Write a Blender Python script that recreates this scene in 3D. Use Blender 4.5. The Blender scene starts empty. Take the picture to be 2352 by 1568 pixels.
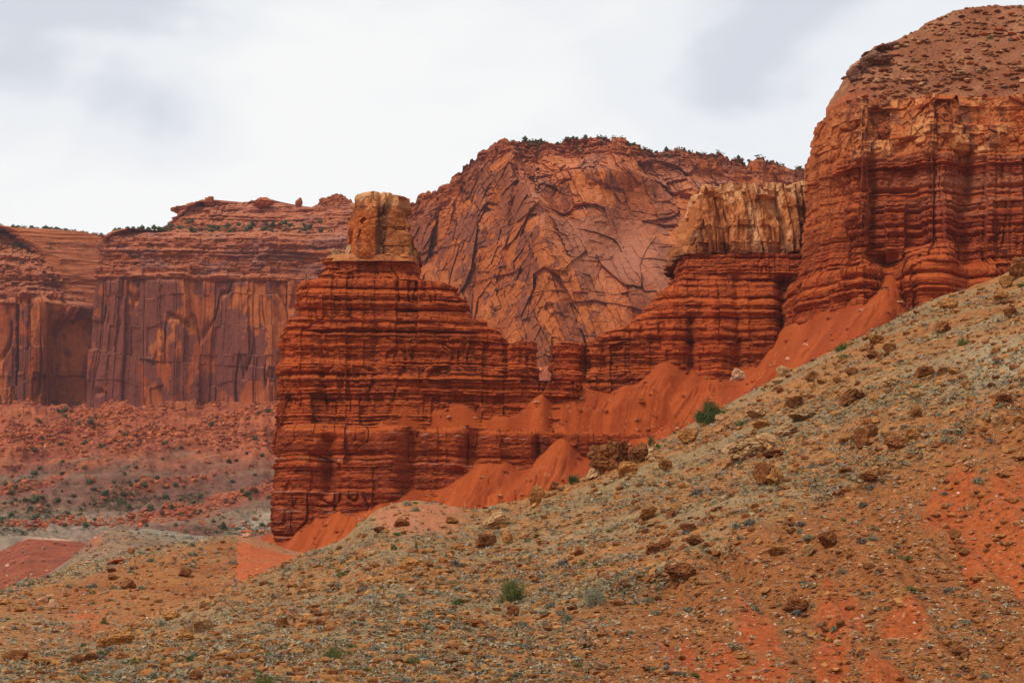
import bpy, math, random
import numpy as np
from mathutils import Vector

rnd = random.Random(7)
sc = bpy.context.scene
C = sc.collection

# ------------------------------------------------------------------ camera
K = 0.4434 / 2352.0            # metres per survey unit per metre of distance (25 degree lens)
UC, VH = 1176.0, 1500.0        # centre column and eye level of the survey grid
cam_d = bpy.data.cameras.new('camera')
cam = bpy.data.objects.new('camera', cam_d)
C.objects.link(cam)
cam.location = (0, 0, 0)
cam.rotation_euler = (math.radians(90), 0, 0)
cam_d.sensor_width = 36.0
cam_d.lens = 36.0 / 0.4434
cam_d.shift_y = (VH - 784.0) / 2352.0
cam_d.clip_start = 0.5
cam_d.clip_end = 20000
sc.camera = cam

# ------------------------------------------------------------------ world
SUN_EL, SUN_AZ = math.radians(50), math.radians(228)   # azimuth clockwise from +Y: behind the camera, to the left
w = bpy.data.worlds.new('World')
sc.world = w
w.use_nodes = True
nt = w.node_tree
nt.nodes.clear()
out = nt.nodes.new('ShaderNodeOutputWorld')
bgA = nt.nodes.new('ShaderNodeBackground')
bgB = nt.nodes.new('ShaderNodeBackground')
mx = nt.nodes.new('ShaderNodeMixShader')
sky = nt.nodes.new('ShaderNodeTexSky')
sky.sky_type = 'NISHITA'
sky.sun_disc = False
sky.sun_elevation = SUN_EL
sky.sun_rotation = SUN_AZ
bgA.inputs['Strength'].default_value = 0.12
nt.links.new(sky.outputs[0], bgA.inputs['Color'])
tc = nt.nodes.new('ShaderNodeTexCoord')
mp = nt.nodes.new('ShaderNodeMapping')
mp.inputs['Scale'].default_value = (1.0, 1.0, 2.6)
mp.inputs['Location'].default_value = (0.33, 0.0, 0.12)
nt.links.new(tc.outputs['Generated'], mp.inputs['Vector'])
n1 = nt.nodes.new('ShaderNodeTexNoise')
n1.inputs['Scale'].default_value = 4.2
n1.inputs['Detail'].default_value = 5
n1.inputs['Roughness'].default_value = 0.46
n1.inputs['Distortion'].default_value = 0.35
nt.links.new(mp.outputs[0], n1.inputs['Vector'])
cr = nt.nodes.new('ShaderNodeValToRGB')
cr.color_ramp.interpolation = 'EASE'
e = cr.color_ramp.elements
e[0].position, e[0].color = 0.40, (0.70, 0.735, 0.80, 1)
e[1].position, e[1].color = 0.60, (1.0, 1.0, 0.985, 1)
m_ = e.new(0.50); m_.color = (0.90, 0.92, 0.94, 1)
nt.links.new(n1.outputs['Fac'], cr.inputs['Fac'])
nt.links.new(cr.outputs['Color'], bgB.inputs['Color'])
bgB.inputs['Strength'].default_value = 1.0
mx.inputs['Fac'].default_value = 0.93
nt.links.new(bgA.outputs[0], mx.inputs[1])
nt.links.new(bgB.outputs[0], mx.inputs[2])
nt.links.new(mx.outputs[0], out.inputs['Surface'])

sd = bpy.data.lights.new('sun', 'SUN')
sd.energy = 2.4
sd.angle = math.radians(10)
sd.color = (1.0, 0.95, 0.88)
sun = bpy.data.objects.new('sun', sd)
C.objects.link(sun)
sdir = Vector((math.sin(SUN_AZ) * math.cos(SUN_EL), math.cos(SUN_AZ) * math.cos(SUN_EL), math.sin(SUN_EL)))
sun.rotation_euler = sdir.to_track_quat('Z', 'Y').to_euler()
sun.location = (0, 0, 300)

sc.view_settings.view_transform = 'Standard'
sc.view_settings.look = 'None'
sc.view_settings.exposure = 0.0
sc.view_settings.gamma = 1.0
sc.view_settings.use_curve_mapping = False
sc.render.engine = 'CYCLES'
sc.cycles.max_bounces = 5
sc.cycles.diffuse_bounces = 3
sc.cycles.volume_bounces = 1

# ------------------------------------------------------------------ numpy noise
rng = np.random.default_rng(11)
TAB = rng.random((64, 64, 64), dtype=np.float32)

def vn(x, y, z, seed=0):
    """value noise in [-1,1]"""
    x = np.asarray(x, np.float64) + seed * 7.31; y = np.asarray(y, np.float64) + seed * 3.17; z = np.asarray(z, np.float64) + seed * 5.77
    x, y, z = np.broadcast_arrays(x, y, z)
    xi = np.floor(x); yi = np.floor(y); zi = np.floor(z)
    fx = (x - xi).astype(np.float32); fy = (y - yi).astype(np.float32); fz = (z - zi).astype(np.float32)
    xi = xi.astype(np.int64) & 63; yi = yi.astype(np.int64) & 63; zi = zi.astype(np.int64) & 63
    fx = fx * fx * fx * (fx * (fx * 6 - 15) + 10); fy = fy * fy * fy * (fy * (fy * 6 - 15) + 10); fz = fz * fz * fz * (fz * (fz * 6 - 15) + 10)
    x1 = (xi + 1) & 63; y1 = (yi + 1) & 63; z1 = (zi + 1) & 63
    a = TAB[xi, yi, zi] * (1 - fx) + TAB[x1, yi, zi] * fx
    b = TAB[xi, y1, zi] * (1 - fx) + TAB[x1, y1, zi] * fx
    c = TAB[xi, yi, z1] * (1 - fx) + TAB[x1, yi, z1] * fx
    d = TAB[xi, y1, z1] * (1 - fx) + TAB[x1, y1, z1] * fx
    a = a * (1 - fy) + b * fy
    c = c * (1 - fy) + d * fy
    return (a * (1 - fz) + c * fz) * 2 - 1

def fbm(x, y, z, oct=4, seed=0, gain=0.5):
    s = 0; a = 1.0; t = 0
    x = np.asarray(x, np.float64); y = np.asarray(y, np.float64); z = np.asarray(z, np.float64)
    for o in range(oct):
        s = s + a * vn(x, y, z, seed + o * 1.7); t += a
        x, y, z = (x * 0.8 + y * 0.6) * 2.03, (y * 0.8 - x * 0.6) * 2.03, z * 2.03
        a *= gain
    return s / t

def fbs(x, y, z, oct=3, seed=0, gain=0.5):
    """fbm that keeps its axes apart (for stretched, bedded or streaked noise)"""
    s = 0; a = 1.0; t = 0
    for o in range(oct):
        s = s + a * vn(np.asarray(x) * 2.07 ** o, np.asarray(y) * 2.07 ** o, np.asarray(z) * 2.07 ** o, seed + o * 1.7); t += a
        a *= gain
    return s / t

def hsh(i, j, seed=0):
    i = np.asarray(i).astype(np.int64); j = np.asarray(j).astype(np.int64)
    return TAB[i & 63, j & 63, (i // 64 + j // 64 * 5 + seed * 13 + i * 3 + j * 7) & 63]

def worley(x, y, z, seed=0, zfix=False):
    x, y, z = np.broadcast_arrays(np.asarray(x, np.float32), np.asarray(y, np.float32), np.asarray(z, np.float32))
    xi = np.floor(x); yi = np.floor(y); zi = np.floor(z)
    F1 = np.full(x.shape, 9.0, np.float32); F2 = F1.copy()
    pl = np.zeros(x.shape, np.float32); rid = np.zeros(x.shape, np.float32)
    for dx in (-1, 0, 1):
        for dy in (-1, 0, 1):
            for dz in ((0,) if zfix else (-1, 0, 1)):
                cx = xi + dx; cy = yi + dy; cz = zi + dz
                a = (cx.astype(np.int64) + seed * 5) & 63; b = (cy.astype(np.int64) + seed * 11) & 63; c = (cz.astype(np.int64) + seed * 3) & 63
                r1 = TAB[a, b, c]; r2 = TAB[b, c, a]; r3 = TAB[c, a, b]
                ox = x - (cx + r1); oy = y - (cy + r2); oz = 0 if zfix else z - (cz + r3)
                d = np.sqrt(ox * ox + oy * oy + oz * oz)
                r4 = TAB[(a + 17) & 63, c, b]; r5 = TAB[(b + 29) & 63, a, c]; r6 = TAB[(c + 41) & 63, b, a]
                plane = (r4 - .5) * 1.2 + (r5 - .5) * 1.6 * ox + (r6 - .5) * 1.6 * oy + (r4 - r5) * 1.2 * oz
                near = d < F1
                F2 = np.where(near, F1, np.minimum(F2, d))
                pl = np.where(near, plane, pl); rid = np.where(near, r5, rid)
                F1 = np.where(near, d, F1)
    return F1, F2, pl, rid

def sst(a, b, x):
    t = np.clip((x - a) / (b - a), 0, 1)
    return t * t * (3 - 2 * t)

def tab(pairs, x):
    p = sorted(pairs)
    return np.interp(x, [a for a, b in p], [b for a, b in p])

def X(u, Y): return (np.asarray(u) - UC) * K * Y
def Z(v, Y): return (VH - np.asarray(v)) * K * Y

# ------------------------------------------------------------------ mesh helpers
def tag(o, label=None, cat=None, group=None, kind=None):
    if label: o['label'] = label
    if cat: o['category'] = cat
    if group: o['group'] = group
    if kind: o['kind'] = kind
    return o

def mesh_np(name, V, faces, col=None, smooth=False):
    me = bpy.data.meshes.new(name)
    V = np.ascontiguousarray(V, np.float32).reshape(-1, 3)
    faces = np.ascontiguousarray(faces, np.int32)
    n, k = faces.shape
    me.vertices.add(len(V)); me.vertices.foreach_set('co', V.ravel())
    me.loops.add(n * k); me.loops.foreach_set('vertex_index', faces.ravel())
    me.polygons.add(n)
    me.polygons.foreach_set('loop_start', np.arange(0, n * k, k, dtype=np.int32))
    me.polygons.foreach_set('loop_total', np.full(n, k, np.int32))
    me.polygons.foreach_set('use_smooth', np.full(n, smooth, bool))
    if col is not None:
        ca = me.color_attributes.new('Col', 'FLOAT_COLOR', 'POINT')
        c4 = np.ones((len(V), 4), np.float32); c4[:, :3] = np.asarray(col, np.float32).reshape(-1, 3)
        ca.data.foreach_set('color', c4.ravel())
    me.update(calc_edges=True)
    return me

def link(name, me, mat, parent=None, loc=None):
    o = bpy.data.objects.new(name, me); C.objects.link(o)
    if mat and not me.materials: me.materials.append(mat)
    if loc is not None: o.location = loc
    if parent: o.parent = parent
    return o

def empty(name, loc=(0, 0, 0)):
    o = bpy.data.objects.new(name, None); C.objects.link(o); o.location = loc
    o.empty_display_size = 2
    return o

def grid_faces(R, M, closed=False):
    i = np.arange(R - 1)[:, None]; j = np.arange(M if closed else M - 1)[None, :]
    j2 = (j + 1) % M
    a = i * M + j; b = i * M + j2; c = (i + 1) * M + j2; d = (i + 1) * M + j
    return np.stack([a + 0 * j, b, c, d], -1).reshape(-1, 4)

# ------------------------------------------------------------------ materials
def mat_rock(name, dust=(0.5, 0.16, 0.07), dust_amt=0.6, dust_lo=0.45, dust_hi=0.8, var=0.35, scale=1.0, bump=0.5, bdist=0.3, rough=0.95):
    """vertex albedo x small-scale noise, dust on ledges that face up, fine bump"""
    m = bpy.data.materials.new(name); m.use_nodes = True
    nt = m.node_tree; N = nt.nodes; L = nt.links
    bs = N['Principled BSDF']; bs.inputs['Roughness'].default_value = rough
    bs.inputs['Specular IOR Level'].default_value = 0.15
    at = N.new('ShaderNodeVertexColor'); at.layer_name = 'Col'
    geo = N.new('ShaderNodeNewGeometry')
    no = N.new('ShaderNodeTexNoise'); no.inputs['Scale'].default_value = scale; no.inputs['Detail'].default_value = 6; no.inputs['Roughness'].default_value = 0.65
    L.new(geo.outputs['Position'], no.inputs['Vector'])
    mr = N.new('ShaderNodeMapRange'); mr.inputs['From Min'].default_value = 0.3; mr.inputs['From Max'].default_value = 0.7
    mr.inputs['To Min'].default_value = 1 - var; mr.inputs['To Max'].default_value = 1 + var
    L.new(no.outputs['Fac'], mr.inputs['Value'])
    mu = N.new('ShaderNodeMix'); mu.data_type = 'RGBA'; mu.blend_type = 'MULTIPLY'; mu.inputs['Factor'].default_value = 1
    L.new(at.outputs['Color'], mu.inputs['A']); L.new(mr.outputs['Result'], mu.inputs['B'])
    sx = N.new('ShaderNodeSeparateXYZ'); L.new(geo.outputs['Normal'], sx.inputs[0])
    d = N.new('ShaderNodeMapRange'); d.inputs['From Min'].default_value = dust_lo; d.inputs['From Max'].default_value = dust_hi
    d.inputs['To Max'].default_value = dust_amt
    L.new(sx.outputs['Z'], d.inputs['Value'])
    dm = N.new('ShaderNodeMix'); dm.data_type = 'RGBA'
    dm.inputs['B'].default_value = (*dust, 1)
    L.new(d.outputs['Result'], dm.inputs['Factor']); L.new(mu.outputs['Result'], dm.inputs['A'])
    L.new(dm.outputs['Result'], bs.inputs['Base Color'])
    bp = N.new('ShaderNodeBump'); bp.inputs['Strength'].default_value = bump; bp.inputs['Distance'].default_value = bdist
    L.new(no.outputs['Fac'], bp.inputs['Height']); L.new(bp.outputs['Normal'], bs.inputs['Normal'])
    return m

def mat_obj(name, c0, c1, scale=1.5, var=0.25, bump=0.6, bdist=0.08, rough=0.95, sss=False):
    """two-tone noise in object space; each object shifts its own tone"""
    m = bpy.data.materials.new(name); m.use_nodes = True
    nt = m.node_tree; N = nt.nodes; L = nt.links
    bs = N['Principled BSDF']; bs.inputs['Roughness'].default_value = rough
    bs.inputs['Specular IOR Level'].default_value = 0.15
    tc = N.new('ShaderNodeTexCoord')
    oi = N.new('ShaderNodeObjectInfo')
    no = N.new('ShaderNodeTexNoise'); no.inputs['Scale'].default_value = scale; no.inputs['Detail'].default_value = 6; no.inputs['Roughness'].default_value = 0.7
    ad = N.new('ShaderNodeVectorMath'); ad.operation = 'ADD'
    L.new(tc.outputs['Object'], ad.inputs[0]); L.new(oi.outputs['Location'], ad.inputs[1])
    L.new(ad.outputs[0], no.inputs['Vector'])
    r = N.new('ShaderNodeValToRGB'); r.color_ramp.elements[0].position = 0.36; r.color_ramp.elements[1].position = 0.64
    r.color_ramp.elements[0].color = (*c0, 1); r.color_ramp.elements[1].color = (*c1, 1)
    L.new(no.outputs['Fac'], r.inputs['Fac'])
    mr = N.new('ShaderNodeMapRange'); mr.inputs['To Min'].default_value = 1 - var; mr.inputs['To Max'].default_value = 1 + var
    L.new(oi.outputs['Random'], mr.inputs['Value'])
    mu = N.new('ShaderNodeMix'); mu.data_type = 'RGBA'; mu.blend_type = 'MULTIPLY'; mu.inputs['Factor'].default_value = 1
    L.new(r.outputs['Color'], mu.inputs['A']); L.new(mr.outputs['Result'], mu.inputs['B'])
    L.new(mu.outputs['Result'], bs.inputs['Base Color'])
    bp = N.new('ShaderNodeBump'); bp.inputs['Strength'].default_value = bump; bp.inputs['Distance'].default_value = bdist
    L.new(no.outputs['Fac'], bp.inputs['Height']); L.new(bp.outputs['Normal'], bs.inputs['Normal'])
    return m

M_RED = mat_rock('bedded_red_rock', dust=(0.42, 0.078, 0.0135), dust_amt=0.75, dust_lo=0.35, dust_hi=0.8, var=0.30, scale=1.3, bump=0.7, bdist=0.35)
M_CAP = mat_rock('pale_sandstone', dust=(0.56, 0.27, 0.10), dust_amt=0.3, var=0.25, scale=0.9, bump=0.6, bdist=0.3)
M_FAR = mat_rock('far_sandstone', dust=(0.46, 0.18, 0.10), dust_amt=0.5, dust_lo=0.5, dust_hi=0.9, var=0.25, scale=0.25, bump=0.8, bdist=1.2)
M_TAL = mat_rock('red_scree', dust=(0.42, 0.078, 0.0135), dust_amt=0.0, var=0.12, scale=1.6, bump=0.35, bdist=0.2)
M_SOIL = mat_rock('stony_soil', dust=(0.4, 0.2, 0.1), dust_amt=0.0, var=0.42, scale=2.3, bump=0.8, bdist=0.18)
M_FSOIL = mat_rock('far_soil', dust=(0.4, 0.2, 0.1), dust_amt=0.0, var=0.35, scale=0.22, bump=0.7, bdist=1.0)

# ------------------------------------------------------------------ rock layers
class Strata:
    def __init__(s, seed, z0, z1, tmin, tmax, amp):
        r = random.Random(seed)
        z = z0; zz = [z0]; pp = [0]; s.b = []
        while z < z1:
            t = tmin * (tmax / tmin) ** (r.random() ** 1.3)
            p = (r.random() ** 1.2) * amp * (1 if r.random() < 0.55 else -0.7)
            # hard bed: sharp underside (undercut), rounded top
            zz += [z + 0.04 * t, z + 0.2 * t, z + 0.72 * t, z + 0.96 * t]
            pp += [p * 0.75, p, p * 0.92, p * 0.4]
            s.b.append(z); z += t
        s.z = np.array(zz); s.p = np.array(pp); s.b = np.array(s.b)
        s.tone = np.array([r.random() for _ in s.b])
    def prof(s, z): return np.interp(z, s.z, s.p)
    def idx(s, z): return np.clip(np.searchsorted(s.b, z) - 1, 0, len(s.b) - 1)

ST = Strata(3, -30, 200, 0.5, 3.4, 0.85)
ST3 = Strata(15, -30, 200, 0.22, 0.9, 0.30)
ST2 = Strata(9, -30, 200, 3.5, 11.0, 1.3)

def moen_zeta(P):
    x, y, z = P[..., 0], P[..., 1], P[..., 2]
    return z + 0.018 * np.clip(x, -80, 20) + 0.45 * vn(x / 22, y / 22, 0.5, 4) + 0.16 * vn(x / 5, y / 5, z / 9, 5) + 0.10 * vn(x / 1.1, y / 1.1, z / 3, 6)

def blocks(s, z, fx, fz, seed=0):
    zz = z / fz + 0.2 * vn(s / (fx * 3), 0.5, z / (fz * 2), seed + 50)
    k = np.floor(zz)
    q = s / (fx * (0.6 + 0.9 * hsh(k, k * 2 + 1, seed))) + 7.3 * hsh(k, 3, seed + 1) + 0.05 * vn(s / 1.5, z / 2.0, 0, seed + 51)
    c = np.floor(q)
    return hsh(c, k, seed + 2) - 0.5

def moen_disp(P, s, amp=1.0, butt=2.2, rill=0.7, seed=0):
    x, y, z = P[..., 0], P[..., 1], P[..., 2]
    ze = moen_zeta(P)
    lat = 0.75 + 0.55 * vn(s / 9, 0.3, ze / 4, 21 + seed)
    d = 1.25 * ST.prof(ze) * lat + 1.1 * ST2.prof(ze)
    d = d + ST3.prof(ze) * (0.8 + 0.6 * vn(s / 3.5, 0.7, ze / 1.2, 23 + seed))
    kb = ST2.idx(ze + 1.0); bz = ST2.b[kb]
    gr = np.exp(-((ze - bz) / (0.20 + 0.22 * hsh(kb, 4, 9))) ** 2) * (0.5 + 1.6 * hsh(kb, 2, 5)) * (0.55 + 0.8 * vn(s / 7, kb * 3.3, 0.5, 25 + seed))
    d = d - 0.95 * np.clip(gr, 0, None)
    d = d * amp
    k = ST.idx(ze)
    # joint blocks in each bed
    wd = 1.6 + 3.2 * hsh(k, k * 3, 2)
    cell = np.floor((s + 0.35 * vn(s / 2, z / 2, 1, 6)) / wd + hsh(k, 5, 1) * 10)
    fr = np.abs(((s + 0.35 * vn(s / 2, z / 2, 1, 6)) / wd + hsh(k, 5, 1) * 10) - cell - 0.5)
    d = d + (hsh(cell, k, 3) - 0.5) * 0.55 * amp
    d = d - 0.22 * sst(0.46, 0.5, fr) * amp
    # long cracks and gullies that cut many beds
    g = 1 - np.abs(fbs(s / 7.5 + 0.5 * vn(s / 3, z / 5, 0, 30), z / 60.0, 1.5, 3, 31 + seed))
    d = d - rill * 1.5 * sst(0.90, 1.0, g) * sst(-0.35, 0.25, vn(s / 20, z / 9, 2.2, 33 + seed))
    d = d + butt * fbs(s / 19, z / 75.0, 2.5, 2, 37 + seed) + rill * 0.8 * fbs(s / 7.5, z / 26.0, 4.5, 2, 41 + seed)
    bl = 1.5 * blocks(s, z, 5.2, 16.0, seed) + 1.0 * blocks(s + 40, z, 2.4, 6.5, seed + 4) * sst(-0.4, 0.3, vn(s / 15, 1, z / 15, 55))
    d = d + rill * 1.5 * bl
    d = d + 0.50 * fbm(x / 1.5, y / 1.5, z / 0.9, 4, 51, 0.6)
    return d

def moen_col(P, s, seed=0, purple=0.0):
    x, y, z = P[..., 0], P[..., 1], P[..., 2]
    ze = moen_zeta(P)
    b = 0.5 + 0.5 * fbs(s / 60, 0.2, ze / 1.1, 3, 61)
    c = 0.5 + 0.5 * fbs(s / 50, 0.2, ze / 7.0, 2, 62)
    k = ST.idx(ze)
    t = np.clip(0.55 * ST.tone[k] + 0.35 * b + 0.35 * c - 0.1, 0, 1)[..., None]
    deep = np.array([0.10, 0.0160, 0.0046]); mid = np.array([0.25, 0.043, 0.0085]); lite = np.array([0.39, 0.082, 0.0170])
    col = np.where(t < 0.5, deep + (mid - deep) * t * 2, mid + (lite - mid) * (t * 2 - 1))
    bs_ = blocks(s, z, 5.2, 16.0, seed) + 0.7 * blocks(s + 40, z, 2.4, 6.5, seed + 4)
    col = mixc(col, (0.12, 0.019, 0.006), 0.55 * sst(0.05, 0.6, -bs_))       # darker tone on the joint blocks that are set back
    # water stains running down
    st = sst(0.05, 0.5, fbs(s / 3.6, z / 30.0, 3.3, 3, 71 + seed))[..., None]
    col = col * (1 - 0.32 * st) + np.array([0.10, 0.015, 0.006]) * 0.32 * st
    wash = sst(0.1, 0.5, fbs(s / 3.3, z / 30.0, 7.3, 2, 77 + seed))[..., None]
    col = col * (1 - 0.45 * wash) + np.array([0.38, 0.055, 0.013]) * 0.45 * wash
    return col

def resample_ring(pts, M, wfun=None, smooth=0):
    pts = np.array(pts, float)
    P = np.vstack([pts, pts[:1]])
    d = np.r_[0, np.cumsum(np.hypot(*(np.diff(P, axis=0).T)))]
    t = np.linspace(0, d[-1], 4000, endpoint=False)
    D = np.stack([np.interp(t, d, P[:, 0]), np.interp(t, d, P[:, 1])], 1)
    if smooth:
        n = int(smooth / d[-1] * 4000) | 1
        k = np.hanning(n + 2)[1:-1]; k /= k.sum()
        for a in range(2):
            D[:, a] = np.convolve(np.r_[D[-n:, a], D[:, a], D[:n, a]], k, 'same')[n:-n]
    ww = np.ones(4000) if wfun is None else wfun(D)
    cw = np.r_[0, np.cumsum(ww)]
    q = np.interp(np.linspace(0, cw[-1], M, endpoint=False), cw, np.arange(4001))
    D2 = np.vstack([D, D[:1]])
    R = np.stack([np.interp(q, np.arange(4001), D2[:, 0]), np.interp(q, np.arange(4001), D2[:, 1])], 1)
    s = np.interp(q, np.arange(4001), np.linspace(0, d[-1], 4001))
    return R, s

def ring_normals(R):
    t = np.roll(R, -1, 0) - np.roll(R, 1, 0)
    n = np.stack([t[:, 1], -t[:, 0]], 1)
    n /= np.linalg.norm(n, axis=1, keepdims=True) + 1e-9
    if (n * (R - R.mean(0))).sum() < 0: n = -n
    return n

def finish_loft(name, P, col, mat, parent, cap_col=None, crown=0.0):
    """close the top of a stack of rings (rings run upward) and make the mesh"""
    R, M, _ = P.shape
    top = P[-1]; c = top.mean(0)
    extra = []
    for f in (0.93, 0.8, 0.6, 0.35, 0.02):
        r = c + (top - c) * f
        r[:, 2] = top[:, 2] * f + c[2] * (1 - f) + crown * (1 - f) ** 0.7 + 0.35 * fbm(r[:, 0] / 3, r[:, 1] / 3, 1, 3, 5)
        extra.append(r)
    P2 = np.concatenate([P, np.array(extra)], 0)
    cc = np.concatenate([col, np.repeat((col[-1:] if cap_col is None else np.broadcast_to(cap_col, col[-1:].shape)), 5, 0)], 0)
    me = mesh_np(name, P2, grid_faces(R + 5, M, True), cc)
    return link(name, me, mat, parent)

def fin_loft(name, parent, mat, Y0, vs, xl, xr, yf, yb, M, n=4.0, disp=None, colf=None, top=None, zstep=0.26, fweight=0.3, crown=0.0, bumps=()):
    """vs: (v_bottom, v_top); xl, xr tables v->u; yf, yb tables v->Y"""
    zb, zt = Z(vs[0], Y0), Z(vs[1], Y0)
    zs = np.arange(zb, zt, zstep); R = len(zs)
    v = VH - zs / (K * Y0)
    L_ = X(tab(xl, v), Y0); R_ = X(tab(xr, v), Y0); F_ = tab(yf, v); B_ = tab(yb, v)
    th = np.linspace(0, 2 * np.pi, 3000, endpoint=False)
    ct, stt = np.cos(th), np.sin(th)
    ux = np.sign(ct) * np.abs(ct) ** (2 / n); uy = np.sign(stt) * np.abs(stt) ** (2 / n)
    hw = (R_ - L_).mean() / 2; hd = (B_ - F_).mean() / 2
    ring, s = resample_ring(np.stack([ux * hw, uy * hd], 1), M, lambda D: np.where(D[:, 1] < hd * 0.35, 1.0, fweight))
    nr = ring_normals(ring)
    U = ring / np.array([hw, hd])
    P = np.zeros((R, M, 3))
    P[..., 0] = ((L_ + R_) / 2)[:, None] + U[None, :, 0] * ((R_ - L_) / 2)[:, None]
    P[..., 1] = ((F_ + B_) / 2)[:, None] + U[None, :, 1] * ((B_ - F_) / 2)[:, None]
    P[..., 2] = zs[:, None]
    S = P[..., 0] + (P[..., 1] - Y0) * (np.sign(nr[:, 0]) * sst(0.6, 0.95, np.abs(nr[:, 0])))[None]
    d = disp(P, S)
    d = d - d.mean()
    for (u, wd, dep, v0, v1) in bumps:      # (column, half width, metres out, from v, to v)
        xx = X(u, Y0); ww = wd * K * Y0
        front = np.clip(-nr[None, :, 1], 0, 1)
        g = np.exp(-((P[..., 0] - xx) / ww) ** 2)
        g = g * (sst(v0 - 12, v0 + 8, v) * (1 - sst(v1 - 8, v1 + 14, v)))[:, None]
        d = d + dep * g * front
    col = colf(P, S)
    P[..., 0] += nr[None, :, 0] * d; P[..., 1] += nr[None, :, 1] * d
    if top is not None:
        zt_ = top(P)
        P[..., 2] = np.minimum(P[..., 2], zt_)
    return finish_loft(name, P, col, mat, parent, crown=crown)

def poly_loft(name, parent, mat, poly, Yz, vs, setb, M, disp, colf, smooth=6, zstep=0.26, wfun=None, top=None, crown=0.0):
    vv = np.linspace(vs[0], vs[1], 600)
    zz = Z(vv, Yz + tab(setb, vv))
    zs = np.arange(zz[0], zz[-1], zstep); R = len(zs)
    v = np.interp(zs, zz, vv)
    ring, s = resample_ring([(X(u, y), y) for u, y in poly], M, wfun, smooth)
    rs = ring.copy()
    for _ in range(3):
        kk = 61; ker = np.hanning(kk); ker /= ker.sum()
        for a in range(2):
            rs[:, a] = np.convolve(np.r_[rs[-kk:, a], rs[:, a], rs[:kk, a]], ker, 'same')[kk:-kk]
    nr = ring_normals(rs)
    sb = tab(setb, v)
    P = np.zeros((R, M, 3))
    P[..., :2] = ring[None] - nr[None] * sb[:, None, None]
    P[..., 2] = zs[:, None]
    S = np.broadcast_to(s[None], P.shape[:2])
    d = disp(P, S, v[:, None] + 0 * S); col = colf(P, S, v[:, None] + 0 * S)
    P[..., 0] += nr[None, :, 0] * d; P[..., 1] += nr[None, :, 1] * d
    if top is not None: P[..., 2] = np.minimum(P[..., 2], top(P))
    return finish_loft(name, P, col, mat, parent, crown=crown)

# ================================================================== THE BUTTE WITH ITS CHIMNEY
def mixc(a, b, m):
    m = np.asarray(m)[..., None]
    return np.asarray(a) * (1 - m) + np.asarray(b) * m

def veins(P, col, lines, Y, amt=0.75):
    """thin pale gypsum seams at given heights"""
    ze = P[..., 2] + 0.045 * (P[..., 0] - X(640, Y)) + 0.22 * vn(P[..., 0] / 9, 0.5, 0.5, 8)
    for v, th in lines:
        m = np.clip(1 - np.abs(ze - Z(v, Y)) / th, 0, 1) * amt * sst(-0.5, 0.1, vn(P[..., 0] / 5, v, P[..., 2] / 2, 3))
        col = mixc(col, (0.55, 0.33, 0.22), m)
    return col

butte = tag(empty('chimney_butte', (X(930, 595), 590, Z(1250, 590))), 'tall banded red butte crowned by a square tan stone chimney', 'butte')
BP = (X(930, 595), 590, Z(1250, 590))
def child_of(o, par, loc):
    """keep world coordinates while parenting to an empty standing at loc"""
    o.parent = par; o.location = (-loc[0], -loc[1], -loc[2])
    return o

def butte_col(P, S):
    c = moen_col(P, S, 0)
    # the upper tiers are darker, chocolate beds
    z = P[..., 2]
    m = sst(Z(770, 598), Z(735, 598), z) * (0.35 + 0.3 * vn(S / 30, 1, z / 1.4, 15))
    return mixc(c, (0.17, 0.026, 0.010), np.clip(m, 0, 1) * 0.6)

xl = [(596, 752), (612, 754), (620, 749), (640, 747), (647, 722), (652, 704), (668, 697), (690, 706), (712, 697), (738, 695), (742, 672), (758, 668), (765, 655), (800, 646), (835, 650), (870, 649), (900, 645), (950, 642), (1340, 640)]
xr = [(596, 958), (618, 960), (650, 961), (655, 1003), (668, 1036), (690, 1034), (698, 1056), (724, 1060), (728, 1074), (742, 1078), (745, 1114), (758, 1118), (763, 1140), (783, 1166), (797, 1172), (800, 1210), (830, 1226), (885, 1224), (888, 1330), (1340, 1345)]
yf = [(596, 593), (646, 592), (655, 589.5), (690, 588.5), (738, 587), (745, 586), (870, 585), (882, 583.5), (950, 583), (980, 582), (1340, 582)]
yb = [(596, 607), (650, 609), (760, 612), (885, 615), (1340, 618)]
o = fin_loft('butte_wall', None, M_RED, 596, (1330, 599), xl, xr, yf, yb, 1150, n=8.0,
             disp=lambda P, S: moen_disp(P, S, 1.0, 1.4, 0.6, 0),
             colf=butte_col, zstep=0.24, crown=0.5,
             bumps=[(870, 12, -1.2, 760, 860), (760, 14, -0.8, 780, 930), (1010, 16, -0.7, 770, 870), (1165, 5, -1.2, 790, 885), (720, 25, 0.9, 770, 960), (1060, 30, 0.7, 770, 880)])
child_of(o, butte, BP)

o = fin_loft('end_pillar', None, M_RED, 590, (925, 788), [(788, 1188), (796, 1176), (925, 1168)], [(788, 1218), (794, 1230), (830, 1234), (925, 1232)],
             [(788, 586), (925, 585)], [(788, 594), (925, 595)], 340, n=4.5, disp=lambda P, S: moen_disp(P, S, 0.9, 0.5, 0.4, 6), colf=butte_col, zstep=0.2, crown=0.5)
child_of(o, butte, BP)
def low_col(P, S):
    c = moen_col(P, S, 3)
    c = mixc(c, (0.15, 0.022, 0.009), 0.35 * sst(Z(1020, 580), Z(1120, 580), P[..., 2]))
    c = mixc(c, (0.085, 0.014, 0.006), 0.55 * sst(0.0, 0.5, fbs(S / 3.0, P[..., 2] / 16, 9.9, 3, 211)) * sst(Z(995, 580), Z(1010, 580), P[..., 2] + 1.5 * vn(S / 4, 1, 1, 3)))
    return veins(P, c, [(1052, 0.12), (1128, 0.16), (1168, 0.10), (1174, 0.15), (1234, 0.12), (985, 0.08), (1205, 0.08)], 578)
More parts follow.
